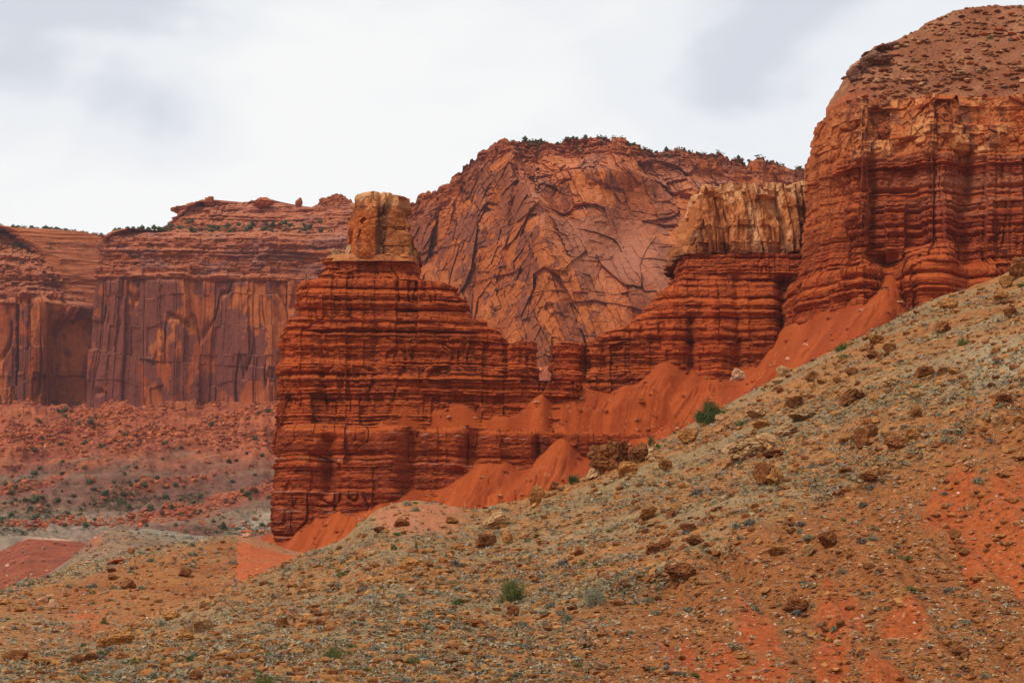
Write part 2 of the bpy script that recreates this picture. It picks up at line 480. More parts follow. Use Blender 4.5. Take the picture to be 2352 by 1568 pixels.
o = fin_loft('lower_wall', None, M_RED, 580, (1330, 972), [(972, 640), (980, 634), (990, 631), (1030, 634), (1130, 632), (1140, 629), (1200, 632), (1330, 628)],
             [(972, 1545), (990, 1560), (1060, 1560), (1330, 1570)], [(972, 579.5), (981, 577), (1000, 576), (1330, 573)], [(972, 600), (1330, 604)], 1300, n=7.0,
             disp=lambda P, S: moen_disp(P, S, 0.55, 1.6, 0.75, 3), colf=low_col, zstep=0.24,
             top=lambda P: Z(972, 580) - 0.035 * (P[..., 0] - X(640, 580)) + 0.25 * vn(P[..., 0] / 3, P[..., 1] / 3, 0, 9),
             bumps=[(944, 20, -3.0, 995, 1150), (900, 26, 2.4, 985, 1150), (758, 14, -2.4, 1010, 1140), (700, 30, 1.5, 985, 1250), (1088, 16, -2.6, 995, 1075), (1050, 24, 1.8, 985, 1075), (1235, 7, -1.5, 1000, 1075), (1290, 20, -1.5, 985, 1060), (820, 25, 0.8, 990, 1160)])
child_of(o, butte, BP)

# sandstone: facets, flutes and varnish
def sand_disp(P, S, f=4.0, fz=7.0, amp=0.9, flute=0.5, seed=0):
    x, y, z = P[..., 0], P[..., 1], P[..., 2]
    wx = x + 0.8 * vn(x / 5, y / 5, z / 5, 3); wz = z + 0.8 * vn(x / 5, y / 5, z / 5, 33)
    F1, F2, pl, rid = worley(wx / f, y / f, wz / fz, seed)
    d = amp * pl * f * 0.28 + amp * (rid - 0.5) * 0.9 - 0.15 * amp * sst(0.07, 0.0, F2 - F1)
    d = d + flute * fbs(S / 2.6, z / 30, 3.3 + seed, 3, 81) * 1.4
    d = d + 0.5 * amp * fbm(x / 2.2, y / 2.2, z / 2.2, 4, 83 + seed)
    return d

def sand_col(P, S, seed=0, dark=0.5):
    x, y, z = P[..., 0], P[..., 1], P[..., 2]
    a = 0.5 + 0.5 * fbm(x / 6, y / 6, z / 4, 3, 91 + seed)
    c = mixc((0.40, 0.115, 0.030), (0.60, 0.250, 0.090), sst(0.25, 0.75, a))
    st = sst(-0.15 + (0.5 - dark) * 0.8, 0.35 + (0.5 - dark) * 0.8, fbs(S / 4.2, z / 24, 1.7, 3, 93 + seed))
    return mixc(c, (0.19, 0.058, 0.022), st * 0.8)

chim = tag(empty('stone_chimney'), None)
def chim_col(P, S):
    z = P[..., 2]; x = P[..., 0]
    c = sand_col(P, S, 2, 0.45)
    r = sst(X(862, 598), X(876, 598), x + 1.0 * vn(z / 3, 0, 0, 4)) * sst(Z(470, 598) + 3, Z(470, 598) - 1, z)
    c = mixc(c, (0.24, 0.070, 0.018), r * 0.85)
    c = mixc(c, (0.40, 0.096, 0.018), 0.9 * sst(Z(480, 598), Z(500, 598), z) * (1 - r))
    xs = x + 0.9 * vn(z / 4, 3, 0, 14)
    c = mixc(c, (0.105, 0.036, 0.018), 0.85 * sst(X(864, 598), X(869, 598), xs) * sst(X(898, 598), X(888, 598), xs) * sst(Z(465, 598), Z(475, 598), z))
    c = mixc(c, (0.14, 0.045, 0.02), 0.7 * sst(0.1, 0.35, fbs(x / 1.6, z / 12, 4, 3, 15)) * sst(Z(470, 598), Z(480, 598), z))
    return mixc(c, (0.58, 0.30, 0.13), 0.7 * sst(Z(478, 598), Z(462, 598), z + vn(x / 2, 1, 1, 5)))
o = fin_loft('stone_chimney', None, M_CAP, 599, (604, 449), [(449, 838), (453, 822), (462, 814), (500, 813), (590, 812), (604, 806)],
             [(449, 918), (453, 925), (505, 927), (509, 930), (540, 938), (548, 944), (572, 946), (604, 954)],
             [(449, 594.5), (600, 592.5)], [(449, 606), (604, 607)], 520, n=5.5,
             disp=lambda P, S: 1.0 * sand_disp(P, S, 4.6, 7.5, 1.0, 0.3, 2) + 1.3 * blocks(S + 0.1 * P[..., 2], P[..., 2], 3.4, 5.0, 27) + 0.4 * fbm(P[..., 0], P[..., 1], P[..., 2], 4, 9), colf=chim_col, zstep=0.15, fweight=0.5, crown=0.9, top=lambda P: Z(447, 599) + 1.0 * vn(P[..., 0] / 2.2, P[..., 1] / 3, 0, 9) - 1.2 * np.exp(-((P[..., 0] - X(878, 598)) / 0.9) ** 2),
             bumps=[(874, 5, -1.6, 440, 500), (880, 12, -1.0, 500, 600), (845, 16, 0.9, 455, 600)])
child_of(o, butte, BP)
bpy.data.objects.remove(chim)
o = fin_loft('chimney_ledge', None, M_CAP, 599, (611, 594), [(594, 764), (597, 753), (611, 754)], [(594, 952), (598, 958), (611, 958)],
             [(594, 592), (611, 591)], [(594, 607), (611, 608)], 520, n=5,
             disp=lambda P, S: 0.5 * sand_disp(P, S, 2.2, 1.6, 0.7, 0.3, 5), colf=lambda P, S: mixc(sand_col(P, S, 6, 0.5), (0.28, 0.07, 0.02), 0.5), zstep=0.15, crown=0.6)
child_of(o, butte, BP)

# ================================================================== THE RIDGE BESIDE IT
RP = (X(1560, 602), 600, Z(900, 600))
ridge = tag(empty('banded_ridge', RP), 'banded red ridge with a pale caprock between chimney butte and big mesa', 'ridge')
def ridge_col(P, S):
    c = moen_col(P, S, 1)
    z = P[..., 2]
    m = sst(Z(700, 600), Z(640, 600), z) * (0.5 + 0.3 * vn(S / 25, 1, z / 1.2, 19))
    return mixc(c, (0.19, 0.03, 0.014), np.clip(m, 0, 1) * 0.6)
o = fin_loft('ridge_wall', None, M_RED, 603, (1080, 582),
             [(582, 1562), (598, 1556), (612, 1556), (618, 1562), (626, 1558), (632, 1545), (655, 1530), (672, 1514), (690, 1504), (714, 1494), (718, 1480), (742, 1452), (748, 1430), (760, 1400), (775, 1368), (790, 1345), (794, 1292), (803, 1278), (830, 1274), (858, 1275), (884, 1280), (888, 1240), (1080, 1230)],
             [(582, 1900), (1080, 1900)], [(582, 603), (640, 601), (700, 599), (745, 596.5), (760, 595.5), (870, 594), (890, 592.5), (1080, 592)], [(582, 640), (1080, 640)], 1300, n=6,
             disp=lambda P, S: moen_disp(P, S, 1.0, 1.6, 0.6, 1), colf=ridge_col, zstep=0.25,
             bumps=[(1583, 9, -2.6, 740, 880), (1545, 20, 1.2, 740, 880), (1383, 9, -1.6, 790, 880), (1440, 30, 0.9, 790, 890), (1800, 18, -6.0, 640, 870), (1690, 10, -1.5, 640, 870), (1640, 26, 1.6, 640, 870), (1338, 5, -1.6, 800, 890)])
child_of(o, ridge, RP)
o = fin_loft('end_pillar', None, M_RED, 597, (925, 790), [(790, 1288), (797, 1272), (830, 1268), (925, 1272)], [(790, 1320), (798, 1332), (925, 1338)],
             [(790, 593), (925, 592)], [(790, 602), (925, 603)], 340, n=4.5, disp=lambda P, S: moen_disp(P, S, 0.9, 0.5, 0.4, 8), colf=ridge_col, zstep=0.2, crown=0.5)
child_of(o, ridge, RP)
def wcap_disp(P, S):
    x, z = P[..., 0], P[..., 2]
    sl = S + 0.16 * z + 0.8 * vn(S / 4, z / 6, 1, 2)
    F1, F2, pl, rid = worley(sl / 3.6, 0.5 + 0 * S, z / 15, 12, True)
    G1, G2, pl2, rid2 = worley(sl / 1.6, 0.5 + 0 * S, z / 4.5, 13, True)
    d = 2.2 * (rid - 0.5) + 2.4 * pl + 0.9 * (rid2 - 0.5) + 0.9 * pl2 + 1.2 * blocks(S, z, 4.0, 6.0, 21)
    return d - 1.2 * sst(0.9, 1, 1 - np.abs(fbs(sl / 5, z / 60, 3, 3, 15))) + 0.9 * fbm(x / 2, S / 2, z / 2, 5, 83, 0.6)
def wcap_col(P, S):
    c = sand_col(P, S, 4, 0.60)
    z = P[..., 2]
    c = mixc(c, (0.44, 0.150, 0.044), 0.5)
    c = mixc(c, (0.64, 0.34, 0.160), 0.9 * sst(0.08, 0.25, fbs(S / 3.6 + z / 14, z / 12, 2.1, 4, 104, 0.6)))
    c = mixc(c, (0.15, 0.052, 0.028), 0.8 * sst(0.05, 0.3, fbs(S / 2.6, z / 22, 6.1, 3, 107)))
    c = mixc(c, (0.16, 0.04, 0.018), 0.8 * sst(Z(566, 612), Z(586, 612), z + 1.2 * vn(S / 3, 2, z / 2, 5)))
    return mixc(c, (0.55, 0.285, 0.125), 0.7 * sst(Z(452, 612), Z(440, 612), z + vn(S / 3, 1, 1, 5)))
o = fin_loft('pale_caprock', None, M_CAP, 612, (592, 424), [(424, 1612), (432, 1606), (498, 1598), (528, 1592), (532, 1582), (548, 1572), (568, 1564), (592, 1556)],
             [(424, 1910), (592, 1910)], [(424, 607.5), (540, 606.5), (575, 606), (592, 606)], [(424, 650), (592, 650)], 1000, n=7,
             disp=wcap_disp, colf=wcap_col, zstep=0.2,
             top=lambda P: Z(430, 612) + 2.4 * blocks(P[..., 0], P[..., 1], 3.0, 6.0, 23) + 0.9 * vn(P[..., 0] / 6, P[..., 1] / 6, 0, 9) + 0.3 * vn(P[..., 0], P[..., 1], 0, 9))
child_of(o, ridge, RP)

# ================================================================== THE BIG MESA ON THE RIGHT
MP = (X(2100, 565), 560, Z(800, 560))
mesa = tag(empty('mesa', MP), 'huge dark red layered mesa with rubble slope on top at the right', 'mesa')
mp_poly = [(1786, 604), (1800, 590), (1830, 580), (1900, 572), (1960, 563), (1995, 561), (2012, 566), (2040, 568), (2070, 566), (2110, 560), (2150, 557), (2190, 560), (2215, 563), (2300, 560), (2360, 563), (2420, 556), (2500, 552), (2950, 556), (2970, 700), (1900, 700), (1805, 660), (1788, 625)]
setb = [(960, -4), (900, -2), (840, 0), (780, 0.5), (700, 2.2), (650, 3.4), (610, 4.2), (602, 5.4), (560, 6.2), (520, 6.6), (505, 7.2), (450, 7.6), (400, 7.9), (350, 8.0), (330, 8.2), (300, 8.8), (270, 9.4), (240, 10.4), (215, 11.2)]
def mesa_disp(P, S, v):
    x, y, z = P[..., 0], P[..., 1], P[..., 2]
    lowpart = moen_disp(P, S, 1.0, 1.9, 0.8, 2)
    wx = x + 0.9 * vn(x / 5, y / 5, z / 5, 3)
    F1, F2, pl, rid = worley(wx / 5.0, y / 5.0, z / 4.2, 7)
    G1, G2, pl2, rid2 = worley(wx / 1.9, y / 1.9, z / 1.6, 8)
    up = 0.5 + 2.6 * blocks(S, z, 6.5, 7.5, 11) + 1.6 * blocks(S + 9, z, 2.8, 2.6, 14) + 1.0 * pl + 1.3 * (rid - .5) - 0.3 * sst(0.09, 0, F2 - F1) + 0.35 * pl2 + 0.8 * (rid2 - .5) + 0.8 * fbm(x / 3, y / 3, z / 2, 3, 12) + 0.5 * ST.prof(z + 3)
    lf = sst(X(1975, 565), X(1940, 565), x)          # the smooth face at the left corner
    up = up * (1 - 0.5 * lf)
    lowpart = lowpart * (1 - 0.3 * lf)
    k = sst(372, 340, v + 10 * vn(S / 9, 1, 1, 9))
    lowpart = lowpart + (1.6 * blocks(S + 3, z, 8.0, 30.0, 17) + 1.9 * fbs(S / 6, z / 50, 3, 2, 19)) * (1 - 0.6 * lf)
    d = lowpart * (1 - k) + (up * 0.85 + 0.2) * k
    pipes = 1 - np.abs(fbs(S / 3.0, z / 60, 5.5, 2, 121))   # small columns in the thin beds
    d = d - 0.6 * sst(0.75, 1, pipes) * sst(330, 380, v) * (1 - sst(560, 620, v))
    for vg, th, dp in ((352, 3, 1.2), (432, 5, 2.2), (447, 3, 1.0), (482, 4, 1.3), (520, 4, 1.2), (556, 5, 2.2), (603, 4, 1.6), (640, 3, 1.0), (680, 3, 1.0)):
        vw = v + 6 * vn(S / 22, vg, 0, 71) + 2 * vn(S / 5, vg, 0, 72)
        d = d - dp * np.exp(-((vw - vg) / th) ** 2) * (0.5 + 0.7 * vn(S / 8, vg, 1, 73)) * (1 - 0.6 * lf)
    for uu, ww, dp, va, vb_ in ((2050, 2.2, -4.5, 580, 690), (1992, 4.0, 2.6, 590, 760), (2018, 1.6, -2.2, 360, 600), (2110, 1.8, -2.4, 380, 560), (2180, 3.5, 2.0, 240, 600), (2232, 1.6, -2.6, 350, 700), (2290, 3.0, 1.8, 300, 700), (1950, 1.5, -2.0, 400, 640), (2135, 2.6, 1.6, 340, 450)):
        d = d + dp * np.exp(-((x + 0.8 * vn(z / 6, uu, 0, 74) - X(uu, 562)) / ww) ** 2) * sst(va - 20, va + 15, v) * (1 - sst(vb_ - 15, vb_ + 20, v))
    b = np.exp(-((x - X(2140, 560)) / 4.6) ** 2) * sst(560, 592, v) * 7.5 * (1 - 0.35 * sst(620, 570, v))
    return d + b
def mesa_col(P, S, v):
    x, z = P[..., 0], P[..., 2]
    c = moen_col(P, S, 2)
    k = ST.idx(z)
    tone = ST.tone[k]
    mid = sst(640, 520, v + 20 * vn(S / 30, 1, z / 3, 31))
    right = sst(X(1960, 560), X(2200, 560), x)
    c = mixc(c, mixc((0.20, 0.036, 0.015), (0.30, 0.10, 0.05), sst(0.5, 0.9, tone + 0.3 * vn(S / 6, 1, z / 1.5, 7))), mid * (0.35 + 0.5 * right))
    up = sst(372, 345, v + 10 * vn(S / 9, 1, 1, 9))
    s1 = 0.5 + 0.5 * fbm(x / 5, P[..., 1] / 5, z / 3, 4, 35)
    uc = mixc((0.33, 0.078, 0.020), (0.50, 0.18, 0.058), sst(0.25, 0.75, s1))
    uc = mixc(uc, (0.62, 0.30, 0.12), 0.6 * sst(0.2, 0.4, blocks(S + 9, z, 2.8, 2.6, 14)))
    uc = mixc(uc, (0.20, 0.05, 0.02), 0.6 * sst(0.1, 0.4, -blocks(S, z, 6.5, 7.5, 11)))
    uc = mixc(uc, (0.17, 0.058, 0.035), 0.8 * sst(0.1, 0.4, fbs(S / 3, z / 8, 2.2, 3, 37)))
    c = mixc(c, uc, up)
    lf = sst(X(1985, 565), X(1935, 565), x) * sst(600, 420, v)
    c = mixc(c, mixc((0.43, 0.125, 0.036), (0.33, 0.08, 0.022), 0.5 + 0.5 * fbs(S / 4, z / 15, 4, 3, 39)), lf * 0.75)
    return c
o = poly_loft('mesa_wall', None, M_RED, mp_poly, 562, (960, 222), setb, 1500, mesa_disp, mesa_col, smooth=30, zstep=0.27,
              wfun=lambda D: np.where((D[:, 1] < 600) & (D[:, 0] > X(1780, 600)) & (D[:, 0] < X(2460, 560)), 1.0, 0.15))
child_of(o, mesa, MP)

# ------------------------------------------------------------------ ground sheets
class Sheet:
    """rows run from near to far, columns along u"""
    def __init__(s, us, P): s.us = us; s.P = P; s.v = VH - P[..., 2] / (K * P[..., 1])
    def at(s, u, v):
        j = int(np.clip(np.searchsorted(s.us, u), 0, len(s.us) - 1))
        c = s.v[:, j]
        h = np.nonzero(c <= v)[0]
        if len(h) == 0: return None
        i = h[0]
        if i == 0: return Vector(s.P[0, j])
        t = (c[i - 1] - v) / (c[i - 1] - c[i] + 1e-9)
        return Vector(s.P[i - 1, j] * (1 - t) + s.P[i, j] * t)
    def vis(s):
        if not hasattr(s, '_m'):
            m = np.minimum.accumulate(s.v, 0)
            s._m = s.v <= m + 0.6
        return s._m

def sheet_mesh(name, us, P, col, mat, parent=None, kind='structure', smooth=True):
    me = mesh_np(name, P, grid_faces(P.shape[0], P.shape[1]), col, smooth)
    o = link(name, me, mat, parent)
    if kind: o['kind'] = kind
    return Sheet(us, P), o

# mesa's rubble top
us = np.r_[np.arange(1897, 2520, 1.3), np.arange(2520, 2900, 5)]
crest = [(1840, 330), (1870, 290), (1890, 262), (1905, 238), (1925, 208), (1945, 180), (1950, 160), (1985, 132), (2010, 112), (2050, 100), (2080, 86), (2110, 70), (2125, 55), (2180, 30), (2230, 20), (2352, 14), (2520, 14)]
rimv = [(1840, 330), (1890, 264), (1905, 248), (1930, 236), (1990, 226), (2352, 236), (2520, 236)]
cv = tab(crest, us); rv = tab(rimv, us) + 4
cv = np.minimum(cv, rv - 4)
Yr = tab([(1840, 592), (1900, 584), (1990, 575), (2150, 572), (2520, 566)], us) + 3.5
Yt = Yr + np.clip((rv - cv) * K * 575 / 0.62, 3, 80)
t = np.r_[np.linspace(-0.3, -0.01, 14), np.linspace(0, 1, 300), np.linspace(1.01, 1.6, 30)]
T = t[:, None]
Yg = Yr + (Yt - Yr) * np.clip(T, 0, None)
zr = Z(rv, Yr); ztp = Z(cv, Yt); Tc = np.clip(T, 0, None)
Zg = np.clip(T, None, 0) * 34 + zr + (ztp - zr) * np.where(T < 1, 1 - (1 - Tc) * (1 - 0.12 * np.sin(np.clip(T, 0, 1) * np.pi)), 1 - (T - 1) * 0.25)
Zg = np.where(T < 0, Zg, Zg)
Pm = np.stack([X(us, 575)[None] * (Yg / 575), Yg, Zg], -1)
x_, y_ = Pm[..., 0], Pm[..., 1]
G1, G2, pl, rid = worley(x_ / 3.0, y_ / 3.0, 0 * x_, 3, True)
am = 0.4 + 0.6 * sst(-0.1, 0.4, vn(x_ / 14, y_ / 14, Zg / 10, 3))
Pm[..., 2] += am * (0.9 * np.clip(rid - 0.45, 0, 1) * sst(0.0, 0.25, G2 - G1) + 0.7 * fbm(x_ / 2.5, y_ / 2.5, Zg / 2, 4, 14)) + 0.8 * vn(x_ / 12, y_ / 12, 0, 15) + 0.5 * np.abs(fbm(x_ / 1.6, y_ / 1.6, 0, 3, 16))
a = 0.5 + 0.5 * fbm(x_ / 9, y_ / 9, Zg / 6, 4, 43)
c_ = mixc((0.22, 0.072, 0.030), (0.31, 0.128, 0.060), sst(0.3, 0.7, a))
c_ = mixc(c_, (0.40, 0.20, 0.10), 0.6 * sst(X(2060, 575), X(1960, 575), x_) * sst(0.3, 0.8, T + 0 * x_))
c_ = mixc(c_, (0.36, 0.08, 0.028), 0.7 * sst(0.35, 0.1, T + 0 * x_) * sst(X(2050, 575), X(1950, 575), x_))
c_ = mixc(c_, (0.17, 0.05, 0.022), 0.55 * sst(0.55, 0.75, rid) * am)
MTOP, o = sheet_mesh('rubble_slope', us, Pm, c_, M_SOIL, None, None)
child_of(o, mesa, MP)

# ------------------------------------------------------------------ red scree below the walls
def scree(name, u0, u1, contact, Yc, back, front, slope, shear=0.35, seed=0, rows=260, du=1.6, cones=()):
    us = np.arange(u0, u1, du)
    kk = np.hanning(25)[1:-1]; kk /= kk.sum()
    sm = lambda a: np.convolve(np.r_[np.full(11, a[0]), a, np.full(11, a[-1])], kk, 'valid')
    yc = sm(tab(Yc, us)); fr = tab(front, us)
    t = np.linspace(-1, 1, rows)
    off = np.where(t[:, None] < 0, t[:, None] * fr * -1, -back * t[:, None])    # metres in front of the wall (+ towards the camera)
    off = -np.where(t[:, None] < 0, t[:, None] * fr, back * t[:, None])
    Y = yc - off
    x = X(us, 1) * Y
    us_s = us[None] + shear * np.clip(off, 0, None) / (K * 590)
    us_q = us_s + 5 * vn(off / 3.0, us_s / 14, 0.4, 66) * sst(0, 4, off)
    zc = sum(w_ * Z(tab(contact, us_q + dq), np.interp(us_q, us, yc)) for dq, w_ in ((-9, .2), (-4, .2), (0, .2), (4, .2), (9, .2)))
    fl_ = sst(0, 18, off)
    zc = zc * (1 - 0.55 * fl_) + 0.55 * fl_ * sum(Z(tab(contact, us_q + dq), 590) for dq in (-60, -35, 0, 35, 60)) / 5
    sl = slope * (1 - 0.0025 * np.clip(off, 0, 80))
    z = zc - sl * off - 2.0 * np.clip(off - fr + 4, 0, None)
    sx = us_s * K * 590
    rill = fbs(sx / 4.0, off / 40, 1.1 + seed, 4, 131, 0.62) * (0.22 + 0.045 * np.clip(off, 0, 30))
    z = z + rill + 0.6 * fbm(x / 3, Y / 3, z / 3, 5, 141, 0.6) - 0.7 * sst(0.86, 1, 1 - np.abs(fbs(sx / 3.2, off / 26, 7 + seed, 3, 143))) * sst(1, 8, off)
    lz = z + 0.5 * fbm(x / 6, Y / 6, 0, 3, 145)
    z = z + 0.8 * sst(0.3, 0.6, vn(x / 9, Y / 14, 1, 147)) * (np.abs((lz / 5.0) % 1 - 0.5) < 0.12)      # bits of ledge poking through
    z = z - 0.5 * sst(0.8, 1.0, 1 - np.abs(fbs(sx / 7, off / 90, 4 + seed, 3, 133))) * sst(1, 10, off)
    z = z + 0.10 * fbm(x / 1.2, Y / 1.2, z / 1.2, 3, 135)
    P = np.stack([x, Y, z], -1)
    a = 0.5 + 0.5 * fbs(sx / 5, off / 30, 2.2, 4, 137)
    c = mixc((0.25, 0.039, 0.0072), (0.375, 0.072, 0.0130), sst(0.2, 0.8, a))
    sp = sst(0.72, 0.80, vn(x * 2.3, Y * 2.3, z * 2.3, 139)) * sst(0.2, 0.6, vn(x / 6, Y / 6, z / 6, 7) + 0.5)
    c = mixc(c, (0.17, 0.026, 0.007), 0.5 * sst(0.2, 0.6, fbs(sx / 3.2, off / 14, 3.7, 4, 149)))
    c = mixc(c, (0.55, 0.25, 0.13), sp * 0.45)
    return sheet_mesh(name, us, P[:, :], c, M_TAL)

up_c = [(560, 1120), (800, 1010), (840, 990), (870, 980), (900, 962), (932, 940), (955, 956), (975, 966), (1010, 955), (1062, 938), (1085, 955), (1105, 970), (1185, 968), (1210, 945), (1240, 914), (1268, 930), (1290, 918), (1320, 892), (1345, 884), (1375, 898), (1400, 905), (1425, 890), (1455, 885), (1490, 862), (1530, 832), (1552, 842), (1575, 862), (1640, 862), (1700, 862), (1740, 846), (1775, 812), (1820, 782), (1880, 748), (1940, 715), (1985, 700), (2010, 684), (2040, 668), (2065, 676), (2090, 712), (2150, 740), (2200, 735), (2600, 735)]
up_Y = [(560, 581), (1250, 581), (1320, 592), (1740, 594), (1790, 590), (1830, 578), (1900, 570), (1960, 562), (2010, 564), (2070, 564), (2110, 562), (2150, 560), (2600, 560)]
SC_UP, _ = scree('upper_scree', 840, 2800, up_c, up_Y, 8, [(840, 3.0), (1265, 3.0), (1330, 13.5), (1420, 14.5), (1535, 15), (1575, 45), (1620, 90), (1700, 100), (2560, 120)], 0.66, 0.35, 0)
lo_c = [(400, 1300), (560, 1320), (630, 1262), (655, 1250), (700, 1200), (745, 1182), (790, 1163), (800, 1172), (860, 1155), (900, 1142), (940, 1128), (985, 1124), (1030, 1114), (1055, 1095), (1085, 1075), (1125, 1058), (1165, 1062), (1185, 1078), (1212, 1082), (1245, 1050), (1275, 1016), (1300, 1010), (1325, 1030), (1345, 1052), (1370, 1045), (1395, 1020), (1450, 1012), (1500, 1002), (1560, 975), (1620, 940), (1700, 905), (1900, 800)]
SC_LO, _ = scree('lower_scree', 560, 1760, lo_c, [(560, 575), (1290, 576), (1560, 577), (1760, 580)], 6, [(560, 100), (1760, 100)], 0.66, 0.35, 4)
print('part2 ok')

# ================================================================== FAR SIDE OF THE VALLEY
FST = Strata(21, 0, 500, 1.4, 6.5, 1.6)
FST2 = Strata(23, 0, 500, 8, 26, 3.0)
def far_bed(P, S, amp=1.0, seed=0):
    x, y, z = P[..., 0], P[..., 1], P[..., 2]
    ze = z + 2.5 * vn(S / 60, 0.5, 0.5, 4 + seed) + 0.8 * vn(S / 15, 1, z / 20, 5)
    k = FST.idx(ze)
    wd = 5 + 12 * hsh(k, k * 3, 2)
    q = (S + 1.5 * vn(S / 6, z / 5, 1, 6)) / wd + hsh(k, 5, 1) * 10
    cell = np.floor(q); fr = np.abs(q - cell - 0.5)
    return amp * (1.3 * FST.prof(ze) + FST2.prof(ze) + (hsh(cell, k, 3) - 0.5) * 2.0 - 0.6 * sst(0.42, 0.5, fr) + 3.2 * fbm(x / 9, y / 9, z / 5, 5, 12, 0.6) + 4 * vn(S / 45, 3, z / 60, 13) + 3.0 * blocks(S, z, 9, 5, 61) + 2.0 * blocks(S, z, 4, 2.6, 64))

def far_cliff(P, S, seed=0):
    """tall joint-bounded faces"""
    z = P[..., 2]
    w_ = 6 * vn(S / 45, 1, z / 110, 3 + seed) + 1.2 * vn(S / 14, 1, z / 36, 8 + seed)
    F1, F2, pl, rid = worley((S + w_) / 26, 0.5 + 0 * S, z / 150, 5 + seed, True)
    G1, G2, pl2, rid2 = worley((S + w_) / 9, 0.5 + 0 * S, z / 60, 6 + seed, True)
    d = 6.0 * (rid - 0.5) + 5.0 * pl - 1.2 * sst(0.04, 0.0, F2 - F1)
    d = d + 1.5 * (rid2 - 0.5) + 1.3 * pl2 - 0.3 * sst(0.05, 0.0, G2 - G1)
    d = d + 9.0 * blocks(S + w_, z, 26, 80, 31 + seed) + 2.5 * blocks(S + w_, z, 8, 24, 34 + seed)
    cr_ = 1 - np.abs(fbs((S + w_) / 24, z / 120, 1.5, 3, 31 + seed))
    d = d - 4.0 * sst(0.92, 1.0, cr_) * sst(-0.3, 0.3, vn(S / 30, 2, z / 30, 18 + seed)) + 1.2 * fbm(S / 8, 0.3, z / 14, 5, 37 + seed)
    return d

def far_col(P, S, v=None, seed=0, var=0.55):
    x, z = P[..., 0], P[..., 2]
    a = 0.5 + 0.5 * fbm(S / 30, 0.4, z / 30, 4, 41 + seed)
    c = mixc((0.29, 0.060, 0.018), (0.42, 0.115, 0.030), sst(0.25, 0.75, a))
    q = fbs(S / 20, 0.2, z / 60, 4, 43 + seed) + 0.35 * fbm(S / 10, 0.2, z / 10, 4, 44)
    st = sst(0.10 - (var - 0.5), 0.22 - (var - 0.5), q)
    c = mixc(c, (0.150, 0.042, 0.031), st * 0.9)
    s2 = sst(0.2, 0.5, fbs(S / 4, 0.2, z / 90, 3, 46 + seed))
    return mixc(c, (0.17, 0.042, 0.026), s2 * 0.6)

def wf(y1, x0=-1e9, x1=1e9): return lambda D: np.where((D[:, 1] < y1) & (D[:, 0] > x0) & (D[:, 0] < x1), 1.0, 0.06)

def struct(o):
    o['kind'] = 'structure'; return o

# tall wall, left of the butte
def w1_disp(P, S, v):
    k = sst(648, 636, v)
    return far_cliff(P, S, 0) * (1 - k) * 0.8 + far_bed(P, S, 0.9, 1) * k
def w1_col(P, S, v):
    c = far_col(P, S, v, 0, 0.78 - 0.40 * sst(X(540, 1850), X(650, 1850), P[..., 0]))
    k = sst(650, 636, v)
    c2 = mixc((0.24, 0.056, 0.024), (0.38, 0.105, 0.036), FST.tone[FST.idx(P[..., 2])])
    c2 = mixc(c2, (0.20, 0.068, 0.05), 0.8 * sst(0.05, 0.25, fbm(S / 22, 0.2, P[..., 2] / 9, 4, 47)))
    return mixc(c, c2, k)
struct(poly_loft('cliff_wall', None, M_FAR, [(199, 1850), (330, 1846), (480, 1856), (620, 1850), (700, 1862), (830, 1850), (1010, 1860), (1100, 1900), (1100, 2300), (330, 2300), (215, 1900)], 1850,
                 (1010, 533), [(1010, -4), (935, 0), (870, 1), (800, 3), (700, 6.5), (650, 8.5), (642, 11), (636, 9), (600, 12), (575, 13), (570, 17), (548, 19), (542, 24), (536, 27), (532, 38)], 1050,
                 w1_disp, w1_col, smooth=14, zstep=0.65, wfun=wf(1885, -400)))
# the recessed wall at the far left
def w0_disp(P, S, v):
    k = sst(690, 670, v)
    return far_cliff(P, S, 3) * (1 - k) * 1.1 + far_bed(P, S, 1.5, 2) * k - 20 * np.exp(-((P[..., 0] - X(165, 1990)) / 20) ** 2) * (1 - k) * sst(690, 760, v)
def w0_col(P, S, v):
    c = far_col(P, S, v, 5, 0.45)
    c2 = mixc((0.25, 0.060, 0.024), (0.38, 0.11, 0.038), FST.tone[FST.idx(P[..., 2])])
    return mixc(c, c2, sst(700, 670, v))
struct(poly_loft('recessed_cliff', None, M_FAR, [(-1100, 1965), (0, 1970), (110, 1975), (230, 2010), (420, 2030), (440, 2500), (-1100, 2500)], 1965,
                 (1010, 519), [(1010, -4), (940, 0), (800, 3), (690, 7), (680, 12), (655, 16), (640, 24), (610, 32), (585, 44), (570, 62), (545, 72), (530, 92), (518, 110)], 700,
                 w0_disp, w0_col, smooth=14, zstep=0.7, wfun=wf(2010),
                 top=lambda P: Z(tab([(-300, 512), (0, 519), (60, 524), (150, 530), (210, 538), (260, 545), (400, 560)], UC + P[..., 0] / (K * P[..., 1])), P[..., 1]) + 3.0 * fbm(P[..., 0] / 12, P[..., 1] / 12, 0, 4, 3)))
